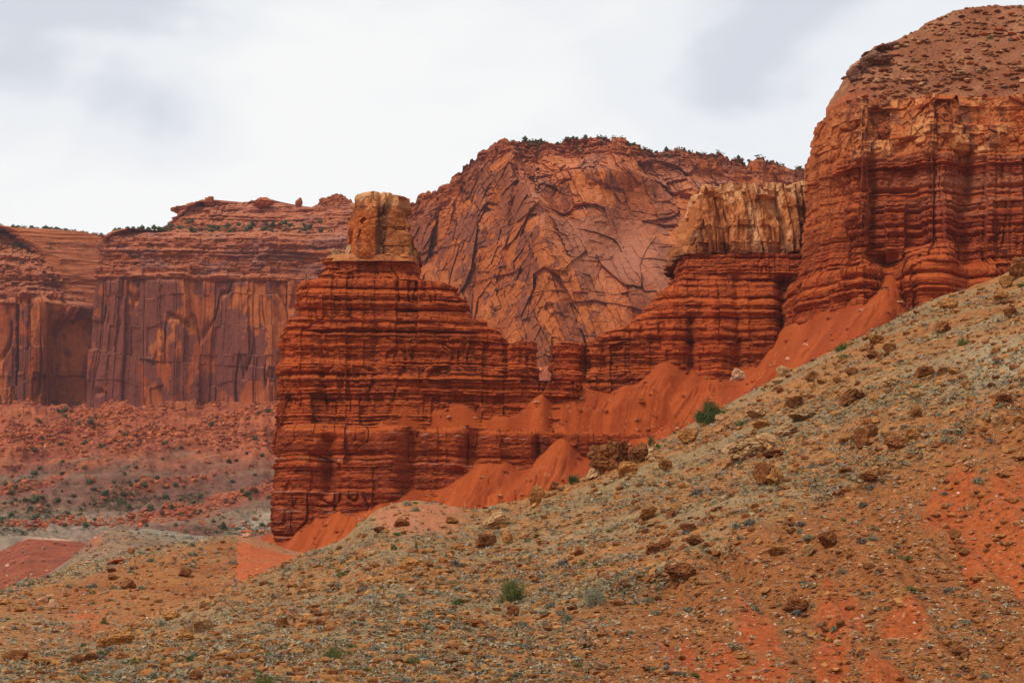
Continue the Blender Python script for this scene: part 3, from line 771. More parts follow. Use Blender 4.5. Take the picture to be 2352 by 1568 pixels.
# upper tier standing back from the rim
crest2 = [(340, 560), (366, 545), (371, 505), (376, 490), (384, 486), (388, 474), (430, 471), (450, 464), (500, 462), (528, 470), (566, 468), (580, 460), (610, 457), (626, 466), (668, 474), (720, 480), (735, 470), (790, 468), (930, 466), (955, 470), (1010, 462)]
def w2_col(P, S, v):
    c = mixc((0.22, 0.050, 0.022), (0.36, 0.10, 0.038), FST.tone[FST.idx(P[..., 2])])
    c = mixc(c, (0.42, 0.17, 0.09), 0.6 * sst(0.1, 0.5, fbm(S / 12, 0, P[..., 2] / 5, 4, 3)))
    return mixc(c, (0.20, 0.065, 0.045), 0.6 * sst(0.1, 0.3, fbm(S / 18, 0.2, P[..., 2] / 8, 4, 49)))
struct(poly_loft('upper_cliff', None, M_FAR, [(366, 1935), (480, 1930), (640, 1936), (800, 1925), (1000, 1935), (1060, 1950), (1060, 2300), (400, 2300), (372, 1980)], 1930,
                 (585, 440), [(585, -8), (545, -2), (536, 0), (528, 6), (520, 10), (500, 14), (488, 22), (476, 26), (470, 34), (462, 38), (440, 44)], 900,
                 lambda P, S, v: far_bed(P, S, 0.95, 7), w2_col, smooth=10, zstep=0.6, wfun=wf(1985),
                 top=lambda P: Z(tab(crest2, UC + P[..., 0] / (K * P[..., 1])), P[..., 1]) + 2.6 * blocks(P[..., 0], P[..., 1], 7, 12, 3) + 1.5 * fbm(P[..., 0] / 8, P[..., 1] / 8, 0, 4, 3)))

# the domed cliff in the middle
def dome():
    us = np.arange(905, 1990, 1.25)
    crest = [(905, 470), (938, 468), (955, 470), (961, 450), (975, 446), (1004, 450), (1010, 440), (1030, 432), (1038, 412), (1062, 404), (1064, 394), (1092, 390), (1098, 374), (1120, 366), (1150, 350), (1165, 340), (1180, 334), (1235, 330), (1262, 328), (1300, 326), (1350, 321), (1408, 322), (1432, 332), (1450, 342), (1500, 350), (1560, 352), (1600, 362), (1640, 372), (1700, 380), (1715, 392), (1760, 378), (1800, 384), (1850, 396), (1990, 410)]
    n = 620
    t = np.r_[np.linspace(0, 1, n - 40), np.linspace(1.02, 1.8, 40)]; T = t[:, None]
    cvv = tab(crest, us)[None]; U = us[None] + 0 * T
    vb = 905.0
    TT = np.clip(T, 0, 1)
    v = vb + (cvv - vb) * TT
    # depth: right of 1600 a slickrock bench lies back above v ~430
    Yb = tab([(905, 1800), (1000, 1690), (1100, 1600), (1250, 1520), (1450, 1505), (1620, 1530), (1800, 1560), (1990, 1580)], us)[None]
    lean = tab([(905, 60), (1000, 110), (1150, 170), (1300, 200), (1450, 210), (1990, 170)], us)[None]
    prof = 0.30 * TT + 0.70 * TT ** 2.6
    Y = Yb + lean * prof
    # ribs and hollows, metres towards the camera
    def gs(u0, v0, su, sv, a, rot=0.0):
        c, s_ = math.cos(rot), math.sin(rot)
        du = (U - u0); dv = (v - v0)
        return a * np.exp(-((du * c + dv * s_) / su) ** 2 - ((dv * c - du * s_) / sv) ** 2)
    rel = gs(1235, 560, 40, 190, 26, -0.35) + gs(1330, 640, 36, 190, 16, -0.62) + gs(1090, 560, 26, 170, 14, 0.25) + gs(1160, 520, 22, 150, 12, 0.15)
    rel = rel - gs(1440, 535, 62, 80, 26) - gs(1180, 480, 9, 100, 9, 0.12) - gs(1290, 470, 16, 60, 9, -0.5) - gs(1545, 560, 40, 110, 18, -0.3) + gs(1400, 410, 110, 22, 14) + gs(1520, 690, 60, 120, 18, -0.5) - gs(1385, 700, 20, 110, 8, -0.5)
    rel = rel - gs(1480, 395, 70, 14, 8, 0.2) + gs(1600, 470, 22, 60, 12, -0.4)
    x = X(U, Y); z = Z(v, Y)
    z = np.where(T > 1, z + (T - 1) * 22 - (T - 1) ** 2 * 8, z)
    Y = np.where(T > 1, Y + (T - 1) * 380, Y)
    wx = x + 1 * vn(x / 42, z / 42, 1, 3); wz = z + 1 * vn(x / 42, z / 42, 1, 33)
    # slabs leaning with the ribs: shear the cells left and right of the middle
    wA = wx - 0.05 * z; wB = wx + 0.32 * z; wx2 = wx + 0.3 * z
    side = sst(-0.1, 0.1, (U - 1245) / 60 + 0.8 * blocks(x, z, 30, 40, 5))
    def two(fx, fz, sd):
        A = worley(wA / fx, Y / (fx * 1.3), wz / fz, sd); B = worley(wB / fx, Y / (fx * 1.3), wz / fz, sd + 7)
        m = side > 0.5
        return [np.where(m, b, a) for a, b in zip(A, B)]
    F1, F2, pl, rid = two(27, 66, 2)
    G1, G2, pl2, rid2 = two(10, 21, 4)
    H1, H2, pl3, rid3 = worley(wx / 4.2, Y / 6, wz / 5, 5)
    hi = sst(0.62, 0.9, TT)
    rough = 0.55 + 0.7 * sst(1330, 1230, U) + 0.3 * hi
    ah = 1 - 0.6 * np.exp(-((U - 1440) / 70) ** 2 - ((v - 540) / 85) ** 2)
    fac = 5.0 * (rid - 0.5) + 6.5 * pl + 6.0 * blocks(wB, z, 17, 38, 71) + 3.2 * blocks(wB + 31, z, 7.5, 15, 74) - 0.2 * sst(0.04, 0, F2 - F1) * sst(-.3, .3, vn(x / 20, z / 20, 5, 8))
    fac = fac + rough * (1.5 * (rid2 - 0.5) + 2.0 * pl2 - 0.25 * sst(0.06, 0, G2 - G1) * sst(-.2, .3, vn(x / 11, z / 11, 5, 9)))
    fac = fac + rough * 0.45 * (1.4 * (rid3 - 0.5) + 1.8 * pl3)
    fac = fac * ah + 2.6 * fbm(x / 11, 0.3, z / 14, 6, 7, 0.6) + 2.0 * blocks(wx2, z, 14, 22, 41) * ah
    # bedded, blocky crest and left shoulder
    bed = far_bed(np.stack([x, Y, z], -1), x, 1.5, 11)
    kb = np.clip(sst(cvv + 45, cvv + 15, v) + sst(1070, 1000, U) * sst(560, 480, v), 0, 1)
    fac = fac * (1 - 0.7 * kb) + bed * kb
    tot = rel + fac
    Y2 = Y - tot * np.where(T > 1, 0.2, 1.0)
    z2 = z + 0.25 * tot * hi * (T <= 1)
    z2 = z2 + np.where(T >= 0.97, 1.3 * fbm(x / 7, Y / 9, 1, 4, 19) + 3.2 * sst(0.1, 0.2, vn(x / 13, 1, 1, 61)), 0)
    P = np.stack([x, Y2, z2], -1)
    a = 0.5 + 0.5 * fbm(x / 26, 0.4, z / 26, 4, 41)
    c = mixc((0.28, 0.058, 0.012), (0.44, 0.118, 0.025), sst(0.2, 0.75, a))
    q = (rid - 0.5) * 0.9 + (rid2 - 0.5) * 0.6 + 0.7 * fbm(wx2 / 14, 0.2, z / 24, 4, 44)
    st = sst(0.24, 0.30, q) * 0.9
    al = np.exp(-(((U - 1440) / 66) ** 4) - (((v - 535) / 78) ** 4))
    st = np.maximum(st, 0.75 * sst(0.22, 0.3, blocks(wB, z, 17, 38, 71) + 0.15 * fbm(x / 9, 1, z / 9, 3, 3)))
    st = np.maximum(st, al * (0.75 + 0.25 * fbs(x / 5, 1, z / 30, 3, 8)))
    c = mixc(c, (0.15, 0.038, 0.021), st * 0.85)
    c = mixc(c, (0.28, 0.07, 0.03), 0.55 * kb * FST.tone[FST.idx(z)])
    me = mesh_np('dome_cliff', P, grid_faces(P.shape[0], P.shape[1]), c)
    return struct(link('dome_cliff', me, M_FAR)), Sheet(us, P[:n - 38])
_, DOME = dome()

# ------------------------------------------------------------------ far talus under those cliffs
def polar(us, ctrl, rows, smooth=5):
    """ctrl: list of (Ytable, vtable) from near to far; z is joined up linearly and rounded"""
    Ys = np.array([tab(a, us) if isinstance(a, list) else np.full(len(us), float(a)) for a, b in ctrl])
    Vs = np.array([tab(b, us) if isinstance(b, list) else np.full(len(us), float(b)) for a, b in ctrl])
    Zs = Z(Vs, Ys)
    n = len(ctrl); seg = [r for r in rows]
    q = np.concatenate([np.linspace(i, i + 1, seg[i], endpoint=False) for i in range(n - 1)] + [[n - 1]])
    i0 = np.minimum(q.astype(int), n - 2); f = (q - i0)[:, None]
    Y = Ys[i0] * (1 - f) + Ys[i0 + 1] * f; Zg = Zs[i0] * (1 - f) + Zs[i0 + 1] * f
    if smooth:
        kx = np.hanning(smooth * 2 + 3)[1:-1]; kx /= kx.sum(); h = len(kx) // 2
        for A in (Y, Zg):
            B = np.vstack([np.repeat(A[:1], h, 0), A, np.repeat(A[-1:], h, 0)])
            A[:] = sum(kx[m] * B[m:m + len(A)] for m in range(len(kx)))
    return X(us[None], Y), Y, Zg

us = np.r_[np.arange(-900, -140, 8), np.arange(-140, 2000, 2.0)]
FT = [(-140, 960), (0, 945), (100, 962), (200, 936), (300, 930), (450, 944), (640, 944), (900, 905), (1000, 900), (1240, 822), (1270, 818), (1500, 850), (2000, 850)]
FT = [(q_, float(tab(FT, q_) + 16 * fbm(q_ / 34, 0.3, 0.7, 4, 88) + 4)) for q_ in range(-140, 2000, 4)]
x, Y, z = polar(us, [(900, 1420), (1300, [(-140, 1215), (0, 1200), (200, 1190), (330, 1235), (640, 1250), (2000, 1250)]),
                     (1480, [(-140, 1160), (400, 1150), (2000, 1130)]),
                     ([(-140, 1820), (240, 1780), (640, 1760), (1240, 1490), (2000, 1490)], FT),
                     ([(-140, 2000), (240, 1880), (640, 1870), (1240, 1570), (2000, 1570)], [(-140, 900), (640, 880), (1240, 770), (2000, 800)])], [40, 150, 200, 20], 6)
r1 = fbm(x / 60, Y / 60, 0, 4, 3); r2 = fbm(x / 12, Y / 12, 0, 4, 9)
sx = x - 0.9 * (Y - 1600)                    # rubble tongues run down to the left
tong = fbs(sx / 45, Y / 260, 0.5, 3, 12)
rg = 1 - np.abs(fbs(sx / 70, Y / 300, 3.3, 3, 57))
z = z - 13.0 + 5.0 * r1 + 5.0 * r2 + 4.0 * tong + 9.0 * (rg - 0.7) + 2.0 * np.abs(fbm(x / 22, Y / 22, 1, 4, 58))
lzz = (z + 3 * r2) / 16
z = z + 2.5 * sst(0.25, 0.32, lzz % 1) * sst(0.9, 0.4, lzz % 1) * sst(0.0, 0.3, vn(x / 60, Y / 60, 1, 59))
G1, G2, pl, rid = worley(x / 6.5, Y / 9, 0 * x, 3, True)
rub = sst(-0.15, 0.25, tong + 0.25 * (np.clip((VH - z / (K * Y)), 900, 1200) < 1030))
z = z + rub * 2.2 * np.clip(rid - 0.45, 0, 1) * sst(0, 0.3, G2 - G1)
vv_ = VH - z / (K * Y)
gul = sst(0.75, 1, 1 - np.abs(fbs(sx / 30, Y / 200, 2, 3, 17)))
z = z - 2.0 * gul
P = np.stack([x, Y, z], -1)
zz = z + 4 * vn(x / 90, Y / 90, 0, 5)
c = mixc((0.22, 0.046, 0.018), (0.34, 0.090, 0.034), sst(-.5, .5, r2))
bn = 0.5 + 0.5 * fbs(x / 300, 0.3, zz / 9, 3, 22)
greyc = mixc((0.20, 0.120, 0.070), (0.15, 0.062, 0.038), sst(.3, .7, bn))
gm = sst(1010, 1090, vv_ + 30 * r1) * (1 - 0.75 * rub)
gm = np.maximum(gm, 0.6 * sst(0.15, 0.35, fbm(x / 50, Y / 50, 1, 3, 29)) * sst(970, 1010, vv_) * (1 - 0.5 * rub))
c = mixc(c, greyc, gm)
c = mixc(c, (0.23, 0.065, 0.05), 0.8 * sst(0.25, 0.45, fbs(x / 70, Y / 400, zz / 16, 3, 25)) * sst(1100, 1150, vv_))
c = mixc(c, (0.25, 0.185, 0.125), 0.8 * sst(1150, 1215, vv_) * sst(X(420, 1400), X(150, 1400), x))
c = mixc(c, (0.33, 0.27, 0.19), 0.85 * np.exp(-((vv_ - 1195 + (UC + x / (K * Y) - 600) * 0.15) / 22) ** 2) * sst(X(480, 1400), X(560, 1400), x))
FAR, o = sheet_mesh('far_talus_slope', us, P, c, M_FSOIL)

# low ridges in the valley between (grey ledge ridge and the dark red mound)
def mid_sheet(name, us, front, ridge_t, Yf, Yrdg, colf, amp=0.8, seed=0, back=90):
    x, Y, z = polar(us, [(Yf - 90, 1720), (Yf, front), (Yrdg - 0.25 * (Yrdg - Yf), [(u, v + 0.22 * (front - v)) for u, v in ridge_t]), (Yrdg, ridge_t), (Yrdg + back, [(u, v + 260) for u, v in ridge_t])], [30, 80, 60, 40], 4)
    r = fbm(x / 9, Y / 9, 0, 5, seed)
    z = z + amp * r + 0.5 * amp * vn(x / 40, Y / 40, 0, seed)
    P = np.stack([x, Y, z], -1)
    return sheet_mesh(name, us, P, colf(x, Y, z, r), M_FSOIL)
def c_red(x, Y, z, r):
    v = VH - z / (K * Y); u = UC + x / (K * Y)
    c = mixc((0.19, 0.042, 0.018), (0.27, 0.066, 0.028), 0.5 + 0.5 * r)
    top = tab([(0, 1262), (64, 1232), (188, 1239), (210, 1247)], u)
    c = mixc(c, (0.42, 0.28, 0.18), 0.8 * sst(7, 2, v - top) * sst(40, 70, u))
    return mixc(c, (0.17, 0.05, 0.03), 0.8 * np.exp(-((v - (1290 + (u - 100) * -0.05 + 4 * r)) / 3.0) ** 2) * sst(30, 60, u))
MID_A, _ = mid_sheet('red_mound', np.r_[np.arange(-900, -140, 8), np.arange(-140, 330, 1.6)], 1420, [(-140, 1330), (-60, 1290), (0, 1264), (64, 1234), (130, 1234), (188, 1240), (210, 1250), (260, 1285), (330, 1330)], 640, 760, c_red, 0.7, 5)
def c_grey(x, Y, z, r):
    v = VH - z / (K * Y); u = UC + x / (K * Y)
    c = mixc((0.19, 0.115, 0.062), (0.26, 0.155, 0.085), 0.5 + 0.5 * r)
    top = tab([(180, 1250), (205, 1236), (252, 1207), (352, 1211), (440, 1225), (560, 1240)], u)
    c = mixc(c, (0.32, 0.085, 0.032), 0.8 * sst(255, 215, u) * sst(1275, 1240, v))
    c = mixc(c, (0.13, 0.09, 0.07), 0.75 * sst(14, 8, v - top) * sst(0, 3, v - top) * sst(250, 262, u) * (0.6 + 0.5 * vn(x / 3, z / .6, 0, 3)))
    c = mixc(c, (0.25, 0.21, 0.15), 0.7 * sst(30, 14, v - top) * sst(280, 330, u))
    return mixc(c, (0.30, 0.10, 0.05), 0.7 * sst(0.0, 0.3, r) * np.exp(-((v - 1250) / 12) ** 2) * np.exp(-((u - 350) / 60) ** 2))
MID_B, _ = mid_sheet('grey_ledge_ridge', np.r_[np.arange(-900, -140, 8), np.arange(-140, 720, 1.6)], 1420, [(-140, 1400), (0, 1372), (100, 1325), (160, 1280), (200, 1244), (215, 1228), (252, 1206), (300, 1207), (352, 1211), (440, 1224), (560, 1240), (720, 1262)], 520, 640, c_grey, 0.6, 8)
MID_C, _ = mid_sheet('low_red_mound', np.arange(520, 760, 1.6), 1380, [(520, 1262), (580, 1242), (612, 1225), (650, 1220), (700, 1235), (760, 1262)], 560, 612, lambda x, Y, z, r: mixc((0.32, 0.05, 0.013), (0.40, 0.07, 0.02), 0.5 + 0.5 * r), 0.3, 9)

# valley floor, one sheet to the horizon
g = np.linspace(-1, 1, 90)
gx, gy = np.meshgrid(np.sign(g) * np.abs(g) ** 1.8 * 9000, np.sign(g) * np.abs(g) ** 1.8 * 9000 + 0)
gz = -12 + 3 * fbm(gx / 300, gy / 300, 0, 3, 3) + 10 * sst(60, 0, np.hypot(gx, gy))
gz = np.minimum(gz, -1.75)
sheet_mesh('valley_ground', np.arange(90), np.stack([gx, gy, gz], -1), mixc((0.30, 0.13, 0.06), (0.34, 0.19, 0.1), 0.5 + 0.5 * fbm(gx / 50, gy / 50, 1, 3, 5)), M_FSOIL)
print('part3 ok')

# ================================================================== NEAR GROUND
def ridge_noise(x, y): return 0.55 * fbm(x / 3.5, y / 3.5, 1, 4, 61)

# the hill at the left, behind the near slope
R2 = [(-160, 1400), (-60, 1372), (0, 1353), (60, 1336), (146, 1314), (200, 1298), (249, 1283), (337, 1250), (400, 1240), (439, 1236), (498, 1224), (545, 1219), (575, 1219), (600, 1228), (625, 1240), (655, 1254), (690, 1262), (740, 1270), (800, 1290)]
us = np.r_[np.arange(-900, -160, 5), np.arange(-160, 800, 0.95)]
x, Y, z = polar(us, [([(-160, 170), (800, 225)], 1600), ([(-160, 215), (300, 235), (800, 262)], [(-160, 1490), (0, 1470), (300, 1440), (500, 1400), (650, 1340), (800, 1330)]),
                     ([(-160, 262), (300, 300), (600, 330), (800, 330)], R2), ([(-160, 330), (800, 400)], [(u, v + 260) for u, v in R2])], [120, 340, 60], 14)
r = fbm(x / 7, Y / 7, 0, 5, 3); r2 = fbm(x / 30, Y / 30, 0, 3, 9)
z = z + 0.45 * r + 1.1 * r2 + 0.12 * fbm(x / 1.0, Y / 1.0, 0, 3, 12)
P = np.stack([x, Y, z], -1); v = VH - z / (K * Y); u = UC + x / (K * Y)
c = mixc((0.25, 0.075, 0.019), (0.31, 0.118, 0.034), sst(0.3, 0.7, 0.5 + 0.5 * r))
top = tab(R2, u)
c = mixc(c, (0.28, 0.19, 0.09), 0.65 * sst(34, 8, v - top + 14 * r) * sst(520, 430, u))
c = mixc(c, (0.41, 0.085, 0.022), 0.9 * sst(540, 552, u + 14 * vn(z / 3, 0, 0, 3)) * sst(1350, 1325, v))
c = mixc(c, (0.40, 0.088, 0.024), 0.8 * np.exp(-((u - 190) / 38) ** 2 - ((v - 1425) / 34) ** 2 + 0.5 * r))
c = mixc(c, (0.26, 0.165, 0.075), 0.5 * sst(0.1, 0.35, fbm(x / 16, Y / 16, 3, 4, 71)))
HILL, _ = sheet_mesh('left_hill', us, P, c, M_SOIL)

# the near slope climbing to the right
R1 = [(-160, 1530), (0, 1500), (234, 1462), (375, 1402), (430, 1382), (513, 1352), (560, 1334), (640, 1298), (690, 1274), (730, 1258), (780, 1240), (800, 1225), (830, 1196), (865, 1168), (900, 1152), (930, 1146), (965, 1145), (1010, 1154), (1060, 1163), (1095, 1166), (1140, 1156), (1200, 1146), (1260, 1124), (1300, 1112), (1350, 1090), (1400, 1070), (1440, 1046), (1480, 1030), (1510, 1015), (1560, 988), (1600, 968), (1640, 950), (1665, 932), (1700, 912), (1750, 884), (1780, 868), (1830, 842), (1900, 808), (1950, 782), (2000, 756), (2060, 724), (2100, 704), (2150, 684), (2200, 664), (2260, 642), (2300, 628), (2352, 606), (2480, 560), (2560, 540)]
FOLD = [(-160, 1570), (300, 1560), (800, 1545), (1000, 1505), (1200, 1440), (1400, 1350), (1600, 1262), (1700, 1205), (1850, 1150), (1960, 1104), (2060, 1052), (2150, 1010), (2250, 950), (2352, 895), (2560, 800)]
us = np.r_[np.arange(-900, -160, 5), np.arange(-160, 2560, 1.35), np.arange(2560, 2950, 5)]
YR = [(-160, 232), (500, 240), (690, 252), (1100, 262), (1600, 268), (2560, 275)]
x, Y, z = polar(us, [([(-160, 118), (1200, 128), (2560, 150)], 1660), ([(-160, 128), (800, 142), (1200, 162), (2000, 186), (2560, 196)], FOLD),
                     (YR, R1), ([(-160, 300), (2560, 345)], [(u_, v_ + 330) for u_, v_ in R1])], [330, 620, 60], 12)
r = fbm(x / 6, Y / 6, 0, 5, 3); r2 = fbm(x / 26, Y / 26, 0, 3, 9); r3 = fbm(x / 1.1, Y / 1.1, 0, 4, 12)
u = UC + x / (K * Y); v = VH - z / (K * Y)
low = sst(-10, 40, v - tab(FOLD, u)) * sst(1150, 1500, u)
# gullies worn down the steep lower face
gx_ = x + 0.25 * (Y - 160)
gl = sst(0.72, 1.0, 1 - np.abs(fbs(gx_ / 8, Y / 60, 1, 3, 17)))
edge = sst(-30, 30, v - tab(R1, u))
z = z + (0.30 * r + 0.5 * r2 * edge + 0.11 * r3) - 1.5 * gl * low + 0.9 * low * fbs(gx_ / 3.6, Y / 26, 1.5, 4, 18)
P = np.stack([x, Y, z], -1)
ar = fbm(x / 11, Y / 11, 3, 5, 71)
c = mixc((0.26, 0.094, 0.024), (0.335, 0.140, 0.041), sst(0.25, 0.75, 0.5 + 0.5 * r3 + 0.3 * r))
st_ = fbs((x + 0.8 * Y) / 4, (Y - 0.2 * x) / 26, 0, 4, 75)          # gravel strewn along the contour
c = mixc(c, (0.235, 0.166, 0.080), 0.72 * sst(-0.22, 0.25, st_ + 0.5 * ar) * (1 - low))
c = mixc(c, (0.24, 0.076, 0.021), 0.65 * low)
blobs = [(2290, 1180, 75, 130, 0.5), (2180, 1130, 50, 60, 0.5), (1745, 1410, 48, 75, -0.5), (1930, 1380, 60, 60, 0), (2070, 1400, 60, 35, 0), (2040, 1520, 60, 50, 0), (1760, 1520, 60, 45, -0.6), (1640, 1490, 80, 45, 0), (2215, 1215, 40, 90, -0.5), (1905, 1470, 50, 70, 0), (1560, 1440, 50, 25, 0), (1900, 1320, 16, 50, 0), (1480, 1560, 60, 20, 0), (2330, 1260, 60, 90, -0.5)]
red = 0
for (bu, bv, su, sv, rt) in blobs:
    du = (u - bu) + rt * (v - bv)
    red = np.maximum(red, np.exp(-(du / su) ** 2 - ((v - bv) / sv) ** 2))
rn = fbs((u - 0.35 * v) / 26, v / 110, 0, 4, 5)
red = sst(0.22, 0.70, red + 0.50 * rn)
c = mixc(c, mixc((0.29, 0.054, 0.012), (0.37, 0.082, 0.020), 0.5 + 0.5 * r), 0.85 * red)
wh = red * (np.exp(-((v - 1382 - 4 * r) / 7) ** 2) + np.exp(-((v - 1433 - 4 * r) / 6) ** 2) + 0.6 * np.exp(-((u - 2265 - (v - 1100) * .2) / 14) ** 2) * sst(1200, 1150, v)) * sst(0.1, 0.5, vn(x * 2.2, Y * 2.2, 0, 9) + 0.2)
c = mixc(c, (0.50, 0.27, 0.15), 0.5 * np.clip(wh, 0, 1) * sst(0.2, 0.5, vn(x * 5, Y * 5, 0, 19)))
pink = np.exp(-((u - 960) / 105) ** 4 - ((v - 1190) / 38) ** 2)
c = mixc(c, (0.40, 0.135, 0.058), 0.85 * sst(0.2, 0.6, pink + 0.25 * r))
c = mixc(c, (0.33, 0.24, 0.135), 0.7 * np.exp(-((u - 2300) / 90) ** 2 - ((v - 830) / 55) ** 2))
c = mixc(c, (0.34, 0.065, 0.02), 0.7 * np.exp(-((u - 640) / 60) ** 2 - ((v - 1400) / 20) ** 2) * (0.5 + r))
NEAR, _ = sheet_mesh('near_slope', us, P, c, M_SOIL)
NEAR_low = low

# ================================================================== ROCKS
def ico(sub):
    import bmesh
    bm = bmesh.new(); bmesh.ops.create_icosphere(bm, subdivisions=sub, radius=1.0)
    V = np.array([q.co[:] for q in bm.verts]); F = np.array([[q.index for q in f.verts] for f in bm.faces])
    bm.free(); return V, F
ICO4, ICO3, ICO2, ICO1 = ico(5), ico(3), ico(2), ico(1)

def rock_shape(base, seed, cuts=13, rough=0.09, layered=0.0):
    V, F = base; V = V.copy(); r = np.random.default_rng(seed)
    for i in range(cuts):
        n = r.normal(size=3); n[2] *= 0.8; n /= np.linalg.norm(n); o = r.uniform(0.5, 0.86)
        d = V @ n; m = d > o
        V[m] -= n * ((d[m] - o) * 0.93)[:, None]
    nrm = V / np.linalg.norm(V, axis=1, keepdims=True)
    q = V * 1.7 + seed
    dd = rough * 1.5 * fbm(q[:, 0], q[:, 1], q[:, 2], 5, seed % 9, 0.6)
    F1, F2, pl, rid = worley(q[:, 0] * 1.6, q[:, 1] * 1.6, q[:, 2] * 1.6, seed % 13)
    dd = dd - rough * 0.9 * sst(0.12, 0, F2 - F1) + rough * 0.6 * (rid - 0.5)
    if layered: dd = dd + layered * np.sin(V[:, 2] * 16 + 3 * fbm(q[:, 0], q[:, 1], q[:, 2], 2, 3)) * np.clip(1 - np.abs(nrm[:, 2]), 0, 1)
    V = V + nrm * dd[:, None]
    V /= np.abs(V).max(0)
    return V, F

M_OCHRE = mat_obj('ochre_stone', (0.20, 0.075, 0.018), (0.42, 0.19, 0.058), scale=1.1, var=0.3, bump=0.8, bdist=0.15)
M_TAN = mat_obj('tan_stone', (0.27, 0.125, 0.045), (0.50, 0.31, 0.15), scale=1.0, var=0.15, bump=0.8, bdist=0.15)
M_BROWN = mat_obj('brown_stone', (0.13, 0.045, 0.014), (0.27, 0.10, 0.032), scale=1.3, var=0.2, bump=0.8, bdist=0.15)
M_PINK = mat_obj('pale_pink_stone', (0.44, 0.21, 0.11), (0.60, 0.35, 0.20), scale=1.2, var=0.1, bump=0.6, bdist=0.1)
M_REDST = mat_obj('red_stone', (0.27, 0.055, 0.018), (0.40, 0.115, 0.038), scale=0.5, var=0.22, bump=0.6, bdist=0.3)
M_DARKR = mat_obj('dark_ledge_stone', (0.12, 0.05, 0.032), (0.24, 0.11, 0.07), scale=0.8, var=0.1, bump=0.8, bdist=0.2)
BIG = {}
def rock_mesh(kind, i, res='big'):
    key = (kind, i, res)
    if key not in BIG:
        base = {'big': ICO4, 'mid': ICO3, 'small': ICO2}[res]
        lay = 0.03 if i % 3 == 0 else 0.0
        V, F = rock_shape(base, 17 + i * 7, 12 + i % 5, 0.16 if res == 'big' else 0.13, lay)
        me = mesh_np('rock_' + res, V, F, None, False)
        me.materials.append({'ochre': M_OCHRE, 'tan': M_TAN, 'brown': M_BROWN, 'pink': M_PINK, 'red': M_REDST, 'dark': M_DARKR}[kind])
        BIG[key] = me
    return BIG[key]

def rock(sheet, u, vb, wpx, hpx, kind, label, group=None, i=None, res='big', tilt=0.0, sink=0.22, name='boulder', cat='boulder', depth=1.0):
    """base centre at survey column u and line vb, width and height in survey units"""
    p = sheet.at(u, vb)
    if p is None: return None
    sc_ = K * p.y
    if i is None: i = rnd.randrange(14)
    o = bpy.data.objects.new(name, rock_mesh(kind, i, res)); C.objects.link(o)
    w_ = wpx * sc_ / 1.75; h = hpx * sc_ / 1.75
    o.scale = (w_, w_ * depth * rnd.uniform(0.7, 1.0), h)
    o.location = (p.x, p.y - 0.1 * w_, p.z + h * 0.6)
    o.rotation_euler = (rnd.uniform(-.1, .1), tilt, 0)
    tag(o, label, cat, group)
    return o

